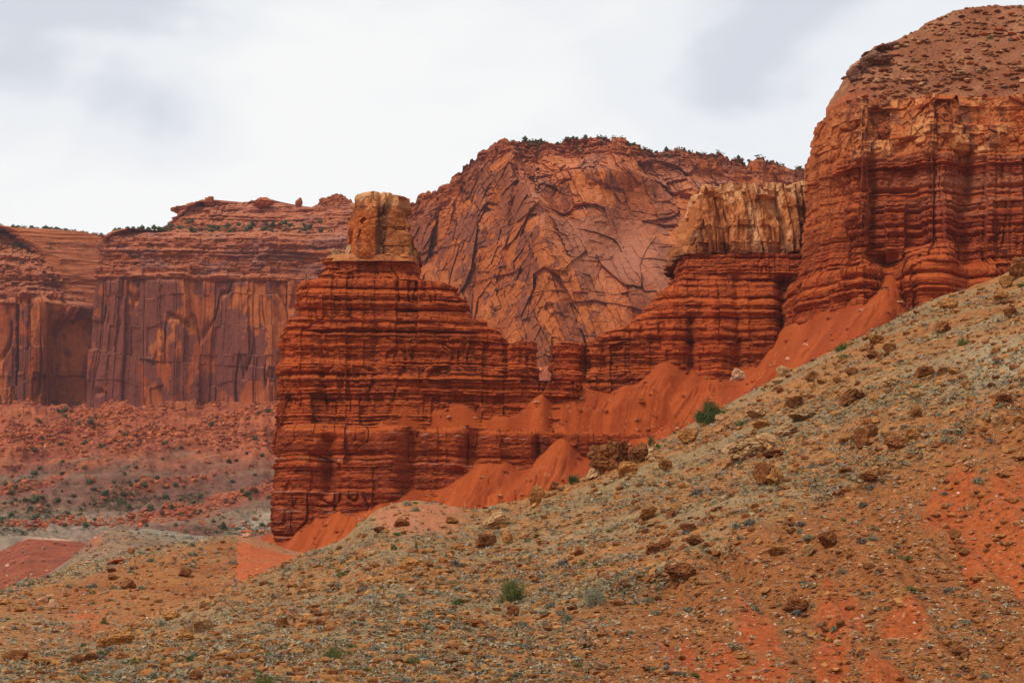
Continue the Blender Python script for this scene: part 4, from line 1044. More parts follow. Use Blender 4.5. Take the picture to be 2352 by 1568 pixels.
heroes = [
 (1408, 1078, 108, 84, 'brown', 'massive craggy brown block standing up on the near skyline', 3, 0.0),
 (1468, 1062, 46, 52, 'brown', 'ragged ochre rock leaning on the right end of the massive skyline block', 6, 0.1),
 (1436, 1092, 52, 36, 'ochre', 'low ochre rock at the foot of the massive skyline block', 2, -.3),
 (1378, 1090, 66, 28, 'tan', 'flat slab of tan rock below left of the massive skyline block', 8, -.4),
 (1230, 1158, 38, 50, 'ochre', 'pointed olive brown stone like a shark fin on the skyline', 4, 0.0),
 (1272, 1124, 28, 24, 'brown', 'small brown stone on the skyline right of the pointed stone', 5, 0.2),
 (1704, 1052, 112, 62, 'tan', 'largest pale tan boulder, cracked and domed, in the middle of the slope', 1, -.25),
 (1756, 1032, 66, 44, 'tan', 'greyish half of the largest domed boulder, its upper right side', 9, .35),
 (1752, 1112, 44, 56, 'brown', 'tall dark ochre rock split by a crack, below the largest pale boulder', 7, 0.0),
 (1780, 1112, 42, 46, 'ochre', 'right half of the split dark ochre rock', 10, 0.0),
 (1776, 1048, 52, 16, 'brown', 'thin dark slab above the split dark ochre rock', 0, -.1),
 (1558, 1327, 72, 44, 'brown', 'big squared reddish brown block in the lower middle of the slope', 12, .08),
 (1826, 1402, 56, 38, 'brown', 'large rounded brown boulder on bare red ground at the lower right', 11, .1),
 (1904, 1252, 48, 38, 'brown', 'dark brown lumpy boulder just below the break of slope', 13, -.1),
 (1650, 1270, 28, 28, 'tan', 'left one of two touching cream boulders below the grey gravel', 5, 0),
 (1670, 1272, 32, 32, 'tan', 'right one of two touching cream boulders below the grey gravel', 3, 0.2),
 (1497, 1270, 34, 28, 'brown', 'left one of two touching brown boulders beside the big squared block', 2, 0),
 (1528, 1262, 30, 34, 'brown', 'right one of two touching brown boulders beside the big squared block', 6, 0),
 (1594, 1250, 44, 26, 'brown', 'crumbling brown rock up the slope from the big squared block', 9, .2),
 (1486, 1192, 46, 34, 'ochre', 'bright orange ochre boulder in the middle of the grey gravel', 4, -.35),
 (1552, 1172, 26, 26, 'ochre', 'small bright ochre stone right of the bright orange boulder', 1, 0),
 (1540, 1188, 26, 20, 'brown', 'small brown stone at the foot of the small bright ochre stone', 8, 0),
 (1583, 1220, 46, 22, 'brown', 'long brown rock above the crumbling brown rock', 0, .1),
 (1980, 1028, 40, 52, 'brown', 'tall rough brown rock pile in the middle of the right slope', 7, -.1),
 (2004, 1002, 34, 30, 'brown', 'rough brown rock resting against the tall rock pile', 13, .1),
 (1942, 1018, 34, 24, 'ochre', 'ochre stone at the left foot of the tall rock pile', 6, 0),
 (2056, 1030, 62, 34, 'brown', 'wide brown boulder right of the tall rock pile', 12, .1),
 (2090, 1008, 42, 34, 'ochre', 'ochre boulder behind the wide brown boulder', 5, 0),
 (2124, 864, 44, 28, 'brown', 'dark brown boulder high on the right slope, left one of a pair', 11, -.2),
 (2166, 858, 36, 24, 'tan', 'pale faced boulder high on the right slope, right one of a pair', 2, .15),
 (2044, 888, 40, 34, 'tan', 'knobbly tan boulder left below the high pair', 9, 0),
 (1828, 936, 44, 36, 'brown', 'squared dark boulder perched near the skyline above pale rock', 3, 0),
 (1846, 962, 72, 30, 'tan', 'broad pale tan rock under the squared dark boulder', 10, 0),
 (1740, 958, 52, 28, 'tan', 'light ochre rock with a hollow left of the squared dark boulder', 13, -.1),
 (1745, 982, 44, 20, 'ochre', 'ochre loaf shaped boulder above the largest pale boulder', 4, .05),
 (1812, 996, 58, 22, 'tan', 'low whitish ledge stone below the broad pale tan rock', 8, .05),
 (1530, 1082, 40, 32, 'ochre', 'tilted greyish wedge of rock below the massive skyline block', 0, .4),
 (1582, 1018, 46, 36, 'ochre', 'ochre boulder near the skyline under the green juniper', 7, 0),
 (1574, 995, 38, 16, 'brown', 'flat dark stone on the skyline left of the green juniper', 1, -.1),
 (1654, 968, 26, 24, 'tan', 'small tan stone right below the green juniper', 12, 0),
 (1940, 1302, 0, 0, None, None, 0, 0),
 (1118, 1254, 48, 34, 'brown', 'reddish brown boulder in the grey gravel at the centre', 11, -.1),
 (1140, 1210, 58, 38, 'tan', 'smooth leaning tan slab above the reddish brown boulder', 6, -.35),
 (1168, 1246, 28, 28, 'ochre', 'ochre stone right of the reddish brown boulder', 3, 0),
 (940, 1302, 42, 26, 'ochre', 'ochre boulder in the pale gravel left of centre', 9, -.15),
 (920, 1208, 38, 20, 'brown', 'dark brown stone below the pink hump', 2, 0),
 (875, 1222, 34, 16, 'brown', 'flat dark stone below left of the pink hump', 13, -.1),
 (1034, 1200, 34, 20, 'ochre', 'stone capped by a green tuft near the skyline', 5, 0),
 (956, 1192, 0, 0, None, None, 0, 0),
 (2010, 790, 34, 26, 'ochre', 'yellow ochre boulder below the skyline at the upper right', 4, .1),
 (2044, 808, 32, 22, 'brown', 'brown boulder right of the yellow ochre boulder', 7, 0),
 (2006, 822, 34, 20, 'brown', 'brown boulder below the yellow ochre boulder', 10, 0),
 (1954, 862, 30, 24, 'brown', 'double brown stone midway down from the skyline', 12, 0),
 (1865, 872, 36, 22, 'ochre', 'slanted ledge of ochre rock near the skyline', 0, -.45),
 (1956, 925, 62, 34, 'brown', 'long heap of dark rock running up the right slope', 8, -.4),
 (2102, 914, 44, 28, 'tan', 'pale square tan boulder below the high pair', 1, 0),
 (2105, 956, 28, 28, 'ochre', 'orange wedge shaped stone below the pale square boulder', 6, -.6),
 (2302, 922, 42, 22, 'brown', 'dark boulder near the right edge at the break of slope', 11, 0),
 (2294, 974, 34, 34, 'tan', 'pale broken rock near the right edge', 3, 0),
 (1993, 1102, 40, 26, 'brown', 'brown stone on the break of slope above the red ground', 9, .2),
 (1938, 1086, 34, 16, 'brown', 'brown stone left of the break of slope', 2, 0),
 (1951, 1276, 24, 28, 'ochre', 'upright egg shaped brown stone on the red slope', 5, .1),
 (1856, 1274, 30, 28, 'tan', 'round pale stone beside a sage bush on the lower slope', 13, .3),
 (1780, 1272, 44, 24, 'ochre', 'pair of joined brown stones on the lower slope', 4, 0),
 (2194, 1238, 28, 26, 'brown', 'brown stone with a streak of shade on bare red ground', 7, .3),
 (2214, 1274, 28, 20, 'ochre', 'low brown stone just below the one on bare red ground', 10, 0),
 (2200, 1502, 42, 24, 'brown', 'round brown boulder at the lower right edge of the red ground', 12, 0),
 (2050, 1478, 34, 16, 'tan', 'pale flat slabs lying in the lower right red gully', 0, .1),
 (1868, 1462, 28, 18, 'ochre', 'reddish stone below the large rounded brown boulder', 8, 0),
 (2284, 1374, 28, 18, 'tan', 'pale stone near the right edge of the lower slope', 1, 0),
 (1930, 1438, 22, 20, 'brown', 'brown stone between the red patches', 6, 0),
 (2228, 1072, 28, 14, 'pink', 'pinkish slab above the bare red ground at the right', 11, .35),
 (650, 1436, 30, 26, 'brown', 'brown lumpy stone in pale gravel at the lower left', 3, 0),
 (1260, 1400, 0, 0, None, None, 0, 0),
 (1012, 1470, 0, 0, None, None, 0, 0),
 (745, 1520, 34, 14, 'ochre', 'flat ochre stone near the bottom edge', 9, 0),
 (1095, 1440, 36, 22, 'brown', 'brown boulder on orange ground below the big green bush', 2, 0),
 (1062, 1496, 30, 18, 'tan', 'pale round stone at the bottom centre', 5, 0),
 (1180, 1412, 34, 26, 'brown', 'brown wedge stone right below the big green bush', 13, .2),
 (2334, 640, 46, 56, 'brown', 'tall brown rock on the skyline at the right edge', 4, -.1),
 (2312, 660, 34, 30, 'ochre', 'ochre rock at the foot of the tall rock at the right edge', 7, 0),
 (2300, 688, 40, 22, 'ochre', 'ochre boulder below the tall rock at the right edge', 10, 0),
 (2176, 712, 44, 32, 'ochre', 'brown boulder just below the skyline at the upper right', 12, -.1),
 (2322, 728, 36, 26, 'brown', 'dark round boulder at the right edge below the ochre boulder', 0, 0),
 (2166, 762, 38, 28, 'brown', 'lumpy brown boulder under the boulder near the upper right skyline', 8, 0),
 (1794, 862, 30, 32, 'tan', 'pale knobbly rock on the skyline beside the red scree', 1, 0),
 (1786, 880, 28, 14, 'tan', 'small pale rock under the knobbly skyline rock', 6, 0),
]
for (u_, v_, w_, h_, kd, lb, i_, tl) in heroes:
    if w_: rock(NEAR, u_, v_, w_, h_, kd, lb, None, i_, 'big', tl)
heroes_left = [
 (248, 1484, 50, 30, 'ochre', 'left end of the long ochre outcrop at the lower left', 3, 0), (285, 1478, 56, 34, 'ochre', 'right end of the long ochre outcrop at the lower left', 6, 0),
 (462, 1450, 48, 52, 'tan', 'tall leaning tan rock in the gully at the left', 2, -.2), (424, 1470, 38, 30, 'ochre', 'broken ochre rock below the tall leaning rock', 9, 0),
 (392, 1420, 42, 22, 'ochre', 'squared ochre ledge block above the tall leaning rock', 12, 0), (176, 1524, 32, 30, 'brown', 'left half of the split brown boulder near the lower left corner', 1, 0),
 (208, 1520, 36, 26, 'brown', 'right half of the split brown boulder near the lower left corner', 4, 0), (46, 1518, 48, 30, 'brown', 'crumbling brown rock close to the lower left corner', 7, 0),
 (448, 1560, 38, 26, 'brown', 'brown boulder at the bottom edge left of centre', 10, 0), (100, 1528, 44, 18, 'ochre', 'low ochre rock near the lower left corner', 13, 0), (280, 1512, 34, 20, 'brown', 'reddish stone right of the split brown boulder', 5, .2),
]
for (u_, v_, w_, h_, kd, lb, i_, tl) in heroes_left:
    rock(NEAR, u_, v_, w_, h_, kd, lb, None, i_, 'big', tl)
for (u_, v_, w_, h_, kd, lb, i_, tl) in [
 (426, 1322, 30, 26, 'brown', 'dark rounded boulder with a bush on the left hill', 11, .1), (296, 1350, 38, 24, 'brown', 'brown double boulder on the left hill', 8, .1),
 (120, 1396, 16, 24, 'pink', 'upright pale pink stone at the left', 0, .25), (101, 1380, 28, 13, 'pink', 'flat pale pink stone above the upright one at the left', 3, -.1),
 (256, 1312, 22, 12, 'brown', 'small dark stone near the top of the left hill', 2, 0), (258, 1330, 20, 14, 'brown', 'small round dark stone on the left hill', 6, 0),
 (362, 1382, 22, 14, 'ochre', 'ochre stone in the middle of the left hill', 9, -.2), (264, 1294, 44, 12, 'red', 'long reddish slab along the left hill crest', 4, -.25),
 (302, 1272, 18, 16, 'brown', 'brown stone just under the left hill crest', 7, 0), (565, 1234, 20, 14, 'pink', 'white stones beside the red patch on the left hill', 12, 0), (198, 1292, 24, 6, 'pink', 'thin whitish slab on the crest of the left hill', 1, 0),
 (44, 1402, 30, 18, 'ochre', 'ochre rock at the left edge of the hill', 5, 0), (14, 1386, 20, 14, 'ochre', 'yellow ochre stone at the left picture edge', 10, 0)]:
    rock(HILL, u_, v_, w_, h_, kd, lb, None, i_, 'mid', tl)
rock(SC_UP, 1692, 876, 40, 38, 'pink', 'pale salmon block resting alone on the red scree under the ridge', None, 5, 'big', 0.2, cat='boulder')

# medium stones, one object each, nearest and largest first
cnt = 0
while cnt < 235:
    u_ = rnd.uniform(0, 2352); t_ = rnd.random()
    top_ = tab(R1, u_); v_ = top_ + 6 + (1568 - top_) * t_ ** 1.15
    if u_ < 640 and v_ < top_ + 12: continue
    wpx = 9 + 20 * rnd.random() ** 2.2
    if rnd.random() < 0.5:                      # half of them lie in the company of a big boulder
        q_ = rnd.choice(heroes); u_ = q_[0] + rnd.gauss(0, 34); v_ = q_[1] + abs(rnd.gauss(0, 16)) + 2; wpx = 9 + 12 * rnd.random()
        if v_ < tab(R1, u_) + 6 or u_ > 2352: continue
    kd = rnd.choices(['ochre', 'brown', 'tan'], [5, 5, 2])[0]
    colw = {'ochre': 'ochre', 'brown': 'dark brown', 'tan': 'pale tan'}[kd]
    low_ = v_ > tab(FOLD, u_) and u_ > 1300
    area = 'reddish bare ground of the lower slope' if low_ else 'grey gravelly part of the near slope'
    g_ = '%s stones on the %s' % (colw, area)
    if rock(NEAR, u_, v_, wpx, wpx * rnd.uniform(.5, .85), kd, 'small %s stone lying on the %s' % (colw, area), g_, None, 'mid', rnd.uniform(-.3, .3), name='stone', cat='stone'): cnt += 1
cnt = 0
while cnt < 45:
    u_ = rnd.uniform(0, 600); v_ = tab(R2, u_) + 6 + rnd.random() * 130
    if v_ > tab(R1, u_) - 4 or (u_ > 545 and v_ < 1330): continue
    kd = rnd.choices(['ochre', 'brown', 'tan'], [5, 5, 1])[0]; colw = {'ochre': 'ochre', 'brown': 'dark brown', 'tan': 'pale tan'}[kd]
    if rock(HILL, u_, v_, rnd.uniform(7, 14), rnd.uniform(4, 9), kd, 'small %s stone lying on the left hill' % colw, '%s stones on the left hill' % colw, None, 'small', rnd.uniform(-.3, .3), name='stone', cat='stone'): cnt += 1

# the dark ledge on the mesa's shoulder
lg = [(1962, 186, 36, 34, 0), (1978, 168, 44, 30, 3), (2000, 150, 48, 34, 6), (2024, 148, 52, 26, 9), (1990, 132, 34, 14, 4), (2022, 118, 44, 12, 2), (2046, 108, 34, 10, 12)]
for k_, (u_, v_, w_, h_, i_) in enumerate(lg):
    where = ['at its lower left tip', 'second from its lower tip', 'in its bulging middle', 'at its right end', 'on its upper left corner', 'along its top edge', 'at its top right end'][k_]
    rock(MTOP, u_, v_, w_, h_, 'dark', 'dark purplish rock of the ledge on the mesa shoulder, ' + where, None, i_, 'big', -.25, name='ledge_rock', cat='rock')
mt = 0
while mt < 90:
    u_ = rnd.uniform(1960, 2350); v_ = tab(crest, u_) + 8 + rnd.random() ** 0.8 * 190
    if v_ > 232: continue
    kd = rnd.choices(['dark', 'red', 'tan'], [3, 4, 1])[0]
    colw = {'dark': 'dark brown', 'red': 'rust red', 'tan': 'pale tan'}[kd]
    if rock(MTOP, u_, v_, 6 + 16 * rnd.random() ** 2, 4 + 6 * rnd.random() ** 2, kd, '%s block lying on the rubble slope of the mesa top' % colw, '%s blocks on the mesa top' % colw, None, 'small', rnd.uniform(-.2, .2), name='rubble_block', cat='rock'): mt += 1

# fallen blocks on the far talus
ft = 0
while ft < 300:
    u_ = rnd.uniform(0, 640); v_ = rnd.uniform(950, 1215)
    p = FAR.at(u_, v_)
    if p is None: continue
    tg = fbs((p.x - 0.9 * (p.y - 1600)) / 45, p.y / 260, 0.5, 3, 12)
    if float(tg) + (0.25 if v_ < 1040 else -0.1) + rnd.uniform(-.2, .3) < 0.05: continue
    kd = rnd.choices(['red', 'pink'], [9, 1])[0]
    colw = {'red': 'orange red', 'pink': 'whitish'}[kd]
    wpx = 3.5 + 11 * rnd.random() ** 3.5
    if kd == 'pink': wpx *= 0.6
    if rock(FAR, u_, v_, wpx, wpx * rnd.uniform(.4, .8), kd, '%s fallen block on the far talus below the cliff' % colw, '%s blocks on the far talus' % colw, None, 'small', rnd.uniform(-.5, .3), name='fallen_block', cat='rock'): ft += 1

# pillars on the far skyline
for (u_, vb, w_, h_, i_, lb) in [(480, 466, 30, 25, 3, 'mushroom shaped rock knob on the far left skyline'), (490, 470, 60, 15, 0, 'broad ledge under the mushroom shaped knob'), (685, 474, 20, 27, 6, 'small slender rock pillar on the far skyline'), (764, 494, 84, 60, 12, 'squared red rock block left of the chimney top'), (800, 486, 26, 36, 9, 'narrow red rock between the squared block and the chimney'),
                           (600, 470, 60, 24, 9, 'rounded rock mound on the far skyline'), (408, 482, 44, 16, 3, 'square edged rock at the left end of the upper cliff'), (620, 466, 20, 10, 6, 'little rock mound beside the rounded one')]:
    Yq = 1950.0; s_ = K * Yq
    o = bpy.data.objects.new('rock_knob', rock_mesh('red', i_, 'big')); C.objects.link(o)
    o.scale = (w_ * s_ / 2, w_ * s_ / 2.4, h_ * s_ / 1.7); o.location = (X(u_, Yq), Yq + 10, Z(vb, Yq) + h_ * s_ / 2.6)
    tag(o, lb, 'rock formation')
for (u_, vb, w_, h_, i_, kd, lb) in [(767, 597, 27, 30, 5, 'tan', 'round pale boulder perched on the left end of the ledge under the chimney'), (786, 598, 22, 18, 2, 'tan', 'small pale stone on the ledge beside the perched round boulder'), (801, 598, 24, 34, 8, 'tan', 'pale rubble wedge against the left foot of the chimney'), (948, 599, 20, 24, 6, 'ochre', 'ochre stone at the right foot of the chimney'), (938, 596, 16, 40, 10, 'tan', 'upright tan flake against the right side of the chimney')]:
    Yq = 593.0; s_ = K * Yq
    o = bpy.data.objects.new('perched_rock', rock_mesh(kd, i_, 'big')); C.objects.link(o)
    o.scale = (w_ * s_ / 1.9, w_ * s_ / 2, h_ * s_ / 1.6); o.location = (X(u_, Yq), Yq + 2.5, Z(vb, Yq) + h_ * s_ / 1.8)
    tag(o, lb, 'boulder')

# ------------------------------------------------------------------ masses nobody could count
def stuff_pts(sheet, n, dens, seed, vmax=1600):
    """random visible points on a sheet, spread evenly over the picture-facing surface"""
    r = np.random.default_rng(seed); R_, M_, _ = sheet.P.shape
    area = np.abs(np.gradient(sheet.v, axis=0)) * sheet.vis() * (sheet.v < vmax)
    w_ = (area * np.clip(dens, 0, None)).ravel(); cw = np.cumsum(w_); 
    idx = np.searchsorted(cw, r.random(n) * cw[-1])
    i, j = np.unravel_index(np.clip(idx, 0, R_ * M_ - 1), (R_, M_))
    i = np.clip(i, 0, R_ - 2); j = np.clip(j, 0, M_ - 2)
    a, b = r.random((n, 1)), r.random((n, 1))
    P = sheet.P
    return (P[i, j] * (1 - a) + P[i + 1, j] * a) * (1 - b) + (P[i, j + 1] * (1 - a) + P[i + 1, j + 1] * a) * b, r

def stone_mass(name, sheet, n, dens, smin, smax, cols, seed, label, cat='gravel', flat=0.6, pw=3.0, mat=None):
    pts, r = stuff_pts(sheet, n, dens, seed)
    V, F = ICO1; nv = len(V)
    s_ = (smin + (smax - smin) * r.random(n) ** pw)
    A = V[None] * (0.65 + 0.7 * r.random((n, nv, 1)))
    A = A * (np.stack([s_ * r.uniform(.8, 1.5, n), s_, s_ * flat * r.uniform(.6, 1.3, n)], 1)[:, None])
    an = r.random(n) * 6.28; ca, sa = np.cos(an)[:, None], np.sin(an)[:, None]
    B = np.stack([A[..., 0] * ca - A[..., 1] * sa, A[..., 0] * sa + A[..., 1] * ca, A[..., 2]], -1)
    B = B + pts[:, None] + np.stack([0 * s_, 0 * s_, s_ * 0.15], 1)[:, None]
    FF = (F[None] + (np.arange(n) * nv)[:, None, None]).reshape(-1, 3)
    cols = np.array(cols); ci = cols[r.integers(0, len(cols), n)] * r.uniform(.75, 1.25, (n, 1))
    me = mesh_np(name, B, FF, np.repeat(ci[:, None], nv, 1))
    o = link(name, me, mat or M_SOIL); tag(o, label, cat, None, 'stuff'); return o

def tuft_mass(name, sheet, n, dens, smin, smax, cols, seed, label, blades=12, flat=0.4, cat='ground cover', pts=None):
    if pts is None: pts, r = stuff_pts(sheet, n, dens, seed)
    else: r = np.random.default_rng(seed); n = len(pts)
    s_ = (smin + (smax - smin) * r.random(n) ** 2.5)[:, None, None]
    ph = r.random((n, blades)) * 6.28; rr = np.sqrt(r.random((n, blades))) 
    ctr = np.stack([np.cos(ph) * rr * 1.35, np.sin(ph) * rr * 0.8, (1 - rr ** 2) * flat + 0.05], -1)
    tri = ctr[:, :, None, :] + r.normal(size=(n, blades, 3, 3)) * np.array([.34, .34, .24])
    tri[..., 2] = np.clip(tri[..., 2], -0.1, None)
    T_ = tri * s_[..., None] + pts[:, None, None]
    FF = np.arange(n * blades * 3).reshape(-1, 3)
    cols = np.array(cols); ci = cols[r.integers(0, len(cols), n)] * r.uniform(.75, 1.25, (n, 1))
    cb = ci[:, None, None] * r.uniform(.8, 1.2, (n, blades, 1, 1)) * np.ones((1, 1, 3, 1))
    me = mesh_np(name, T_, FF, cb)
    o = link(name, me, M_LEAFV); tag(o, label, cat, None, 'stuff'); return o

def mat_leaf(name, use_attr=True, c0=(0.1, 0.1, 0.05), c1=(0.2, 0.2, 0.1)):
    m = bpy.data.materials.new(name); m.use_nodes = True
    nt = m.node_tree; N = nt.nodes; L = nt.links
    bs = N['Principled BSDF']; bs.inputs['Roughness'].default_value = 0.9; bs.inputs['Specular IOR Level'].default_value = 0.1
    if use_attr:
        at = N.new('ShaderNodeVertexColor'); at.layer_name = 'Col'; L.new(at.outputs['Color'], bs.inputs['Base Color'])
    else:
        geo = N.new('ShaderNodeNewGeometry')
        r = N.new('ShaderNodeValToRGB'); r.color_ramp.elements[0].color = (*c0, 1); r.color_ramp.elements[1].color = (*c1, 1)
        L.new(geo.outputs['Random Per Island'], r.inputs['Fac']); L.new(r.outputs['Color'], bs.inputs['Base Color'])
    return m
M_LEAFV = mat_leaf('dry_tufts')
nu = UC + NEAR.P[..., 0] / (K * NEAR.P[..., 1]); nv_ = NEAR.v
pinkm = np.exp(-((nu - 960) / 105) ** 4 - ((nv_ - 1190) / 38) ** 2)
cl = 0.5 + 0.5 * fbs((NEAR.P[..., 0] + 0.8 * NEAR.P[..., 1]) / 5, (NEAR.P[..., 1] - .2 * NEAR.P[..., 0]) / 22, 0, 3, 90)
dn = (1 - NEAR_low * 0.93) * (0.15 + 1.0 * sst(0.3, 0.75, cl)) * (1 - 0.9 * np.clip(pinkm, 0, 1)) * (1 - 0.95 * red)
tuft_mass('grey_mat_plants', NEAR, 23000, dn, 0.12, 0.42, [(0.255, 0.208, 0.130), (0.235, 0.205, 0.155), (0.33, 0.255, 0.14), (0.31, 0.215, 0.10), (0.21, 0.178, 0.12)], 5, 'carpet of low blue grey and straw coloured mat plants on the near slope')
stone_mass('near_gravel', NEAR, 15000, (1 - .8 * NEAR_low) * (0.5 + cl) * (1 - .8 * np.clip(pinkm, 0, 1)), 0.06, 0.46, [(0.30, 0.115, 0.030), (0.24, 0.082, 0.022), (0.36, 0.16, 0.05), (0.16, 0.055, 0.016), (0.33, 0.14, 0.04)], 6, 'loose ochre and brown stones strewn over the near slope', pw=5)
stone_mass('lower_gravel', NEAR, 11000, NEAR_low * (1 - .75 * red) + 0.02, 0.04, 0.22, [(0.30, 0.11, 0.035), (0.24, 0.085, 0.03), (0.36, 0.16, 0.07), (0.42, 0.24, 0.12), (0.2, 0.075, 0.03)], 7, 'fine mixed gravel on the reddish lower slope', pw=4.5)
stone_mass('pale_chips', NEAR, 2600, 0.35 + NEAR_low * (1 - .6 * red) + 0.8 * pinkm, 0.04, 0.13, [(0.55, 0.4, 0.27), (0.6, 0.5, 0.38)], 8, 'tiny whitish chips sprinkled over the slope', pw=3.0)
tuft_mass('lower_tufts', NEAR, 900, NEAR_low * (1 - .7 * red) + 0.01, 0.12, 0.42, [(0.30, 0.25, 0.15), (0.34, 0.26, 0.14), (0.26, 0.22, 0.15)], 9, 'sparse olive grey tufts on the reddish lower slope', flat=.6)
hu = UC + HILL.P[..., 0] / (K * HILL.P[..., 1]); hv = HILL.v
hclear = 1 - 0.93 * sst(540, 555, hu) * sst(1352, 1330, hv)
hd = hclear * (0.3 + 0.5 * sst(0.4, .6, 0.5 + .5 * fbm(HILL.P[..., 0] / 9, HILL.P[..., 1] / 9, 0, 3, 5)) + 1.2 * sst(30, 8, hv - tab(R2, hu)))
tuft_mass('hill_tufts', HILL, 2800, hd, 0.15, 0.45, [(0.27, 0.24, 0.16), (0.32, 0.27, 0.18), (0.25, 0.23, 0.17)], 10, 'grey green tufts scattered on the left hill', flat=.5)
stone_mass('hill_gravel', HILL, 6500, hclear * (.4 + hd), 0.05, 0.34, [(0.31, 0.115, 0.032), (0.22, 0.072, 0.022), (0.36, 0.15, 0.05), (0.42, .23, .10)], 11, 'loose brown and ochre stones on the left hill', pw=4)
fu = UC + FAR.P[..., 0] / (K * FAR.P[..., 1]); fv = FAR.v
stone_mass('far_rubble', FAR, 12000, (0.10 + rub * (0.25 + 1.3 * sst(0.0, 0.4, tong))) * (0.35 + 0.9 * sst(1060, 990, fv)) * (fu < 700) * (fv < 1225) + 0.05 * (fv < 900), 0.4, 2.5, [(0.34, 0.075, 0.023), (0.40, 0.11, 0.036), (0.24, 0.05, 0.02), (0.33, 0.08, 0.028), (0.36, 0.09, 0.03), (0.34, 0.10, 0.04)], 12, 'far off rubble apron below the cliffs', 'rubble', pw=5, flat=.7, mat=M_FSOIL)
stone_mass('ridge_rubble', MID_B, 2600, 0.3 + (MID_B.P[..., 1] > 560), 0.1, 0.7, [(0.30, 0.17, 0.09), (0.22, 0.12, 0.07), (0.28, 0.10, 0.045), (0.36, 0.24, 0.14)], 31, 'loose stones over the grey ledge ridge', pw=3.5, mat=M_FSOIL)
stone_mass('mound_rubble', MID_A, 1500, np.ones(MID_A.v.shape), 0.1, 0.8, [(0.30, 0.09, 0.04), (0.22, 0.06, 0.03), (0.40, 0.24, 0.15)], 32, 'loose stones over the dark red mound', pw=3.5, mat=M_FSOIL)
tuft_mass('ridge_tufts', MID_B, 900, 0.3 + (MID_B.P[..., 1] > 560), 0.3, 0.9, [(0.20, 0.18, 0.12), (0.14, 0.14, 0.09)], 33, 'grey green tufts over the grey ledge ridge', flat=.6)
stone_mass('mesa_rubble', MTOP, 3600, sst(1915, 1990, UC + MTOP.P[..., 0] / (K * MTOP.P[..., 1])) * (0.4 + am), 0.12, 1.1, [(0.27, 0.08, 0.028), (0.34, 0.12, 0.045), (0.19, 0.055, 0.022), (0.42, .22, .11)], 13, 'broken flat stones covering the top slope of the mesa', 'rubble', pw=4, flat=.4)
stone_mass('scree_chips', SC_UP, 4200, np.ones(SC_UP.v.shape), 0.05, 1.0, [(0.45, 0.20, 0.10), (0.24, 0.040, 0.011), (0.34, .07, .018), (0.30, .055, .014)], 14, 'scattered chips and small blocks on the upper red scree', pw=9)
stone_mass('lower_scree_chips', SC_LO, 2500, np.ones(SC_LO.v.shape), 0.05, 0.8, [(0.45, 0.20, 0.10), (0.24, 0.040, 0.011), (0.34, .07, .018), (0.30, .055, .014)], 15, 'scattered chips and small blocks on the lower red scree', pw=9)
tuft_mass('far_scrub', FAR, 2600, (fu < 700) * (fv < 1230) * (0.15 + sst(1060, 1150, fv)) * (0.1 + sst(0.0, 0.4, fbm(FAR.P[..., 0] / 40, FAR.P[..., 1] / 60, 1, 3, 66))), 0.5, 2.2, [(0.085, 0.09, 0.04), (0.12, 0.11, 0.055), (0.07, 0.075, 0.035)], 16, 'dark low scrub dotting the far valley and talus', flat=.7)
rq = np.random.default_rng(5)
def rim_pts(n, u0, u1, Y0_, Y1_, vf, spread):
    u_ = rq.uniform(u0, u1, n); y_ = rq.uniform(Y0_, Y1_, n); v_ = vf(u_) + rq.random(n) ** 1.5 * spread + 1.5 * np.sin(u_ / 9)
    keep = vn(u_ / 11, 0, 0, 7) > -0.35
    return np.stack([X(u_, y_), y_, Z(v_, y_)], 1)[keep]
rp = np.vstack([rim_pts(420, 262, 760, 1878, 1895, lambda u: np.where(u > 380, 521, 532) + 0 * u, 13), rim_pts(260, 0, 262, 2050, 2062, lambda u: tab([(0, 519), (60, 524), (150, 530), (210, 538), (262, 545)], u) - 1, 5), rim_pts(240, 0, 250, 2015, 2035, lambda u: 558 + 0 * u, 20)])
dp_ = []
for q_ in range(420):
    u_ = rq.uniform(1160, 1850)
    if vn(u_ / 13, 0, 0, 9) < -0.1: continue
    j_ = int(np.searchsorted(DOME.us, u_)); p_ = DOME.at(u_, DOME.v[:, j_].min() + rq.random() ** 2 * 16 + 0.5)
    if p_ is not None: dp_.append(p_[:])
rp = np.vstack([rp, np.array(dp_)])
tuft_mass('rim_scrub', None, 0, None, 0.6, 2.3, [(0.055, 0.065, 0.025), (0.08, 0.085, 0.035)], 17, 'dark green scrub lining the rims of the far cliffs', flat=.9, pts=rp)

# ================================================================== PLANTS
def foliage(n_clump, per, leaf, seed, shape=(1, 1, 1), clump_r=0.32, lo=0.12):
    r = np.random.default_rng(seed)
    d = r.normal(size=(n_clump, 3)); d /= np.linalg.norm(d, axis=1, keepdims=True)
    rad = r.uniform(.35, .85, (n_clump, 1))
    cc = d * rad; cc[:, 2] = np.abs(cc[:, 2]) * 0.95 + lo
    cr_ = clump_r * r.uniform(.6, 1.25, (n_clump, 1, 1))
    q = r.normal(size=(n_clump, per, 3)); q /= np.linalg.norm(q, axis=2, keepdims=True)
    q = q * r.random((n_clump, per, 1)) ** 0.4 * cr_
    p = (cc[:, None] + q).reshape(-1, 3) * np.array(shape)
    tri = p[:, None] + r.normal(size=(len(p), 3, 3)) * leaf
    return tri.reshape(-1, 3), np.arange(len(p) * 3).reshape(-1, 3), cc * np.array(shape)

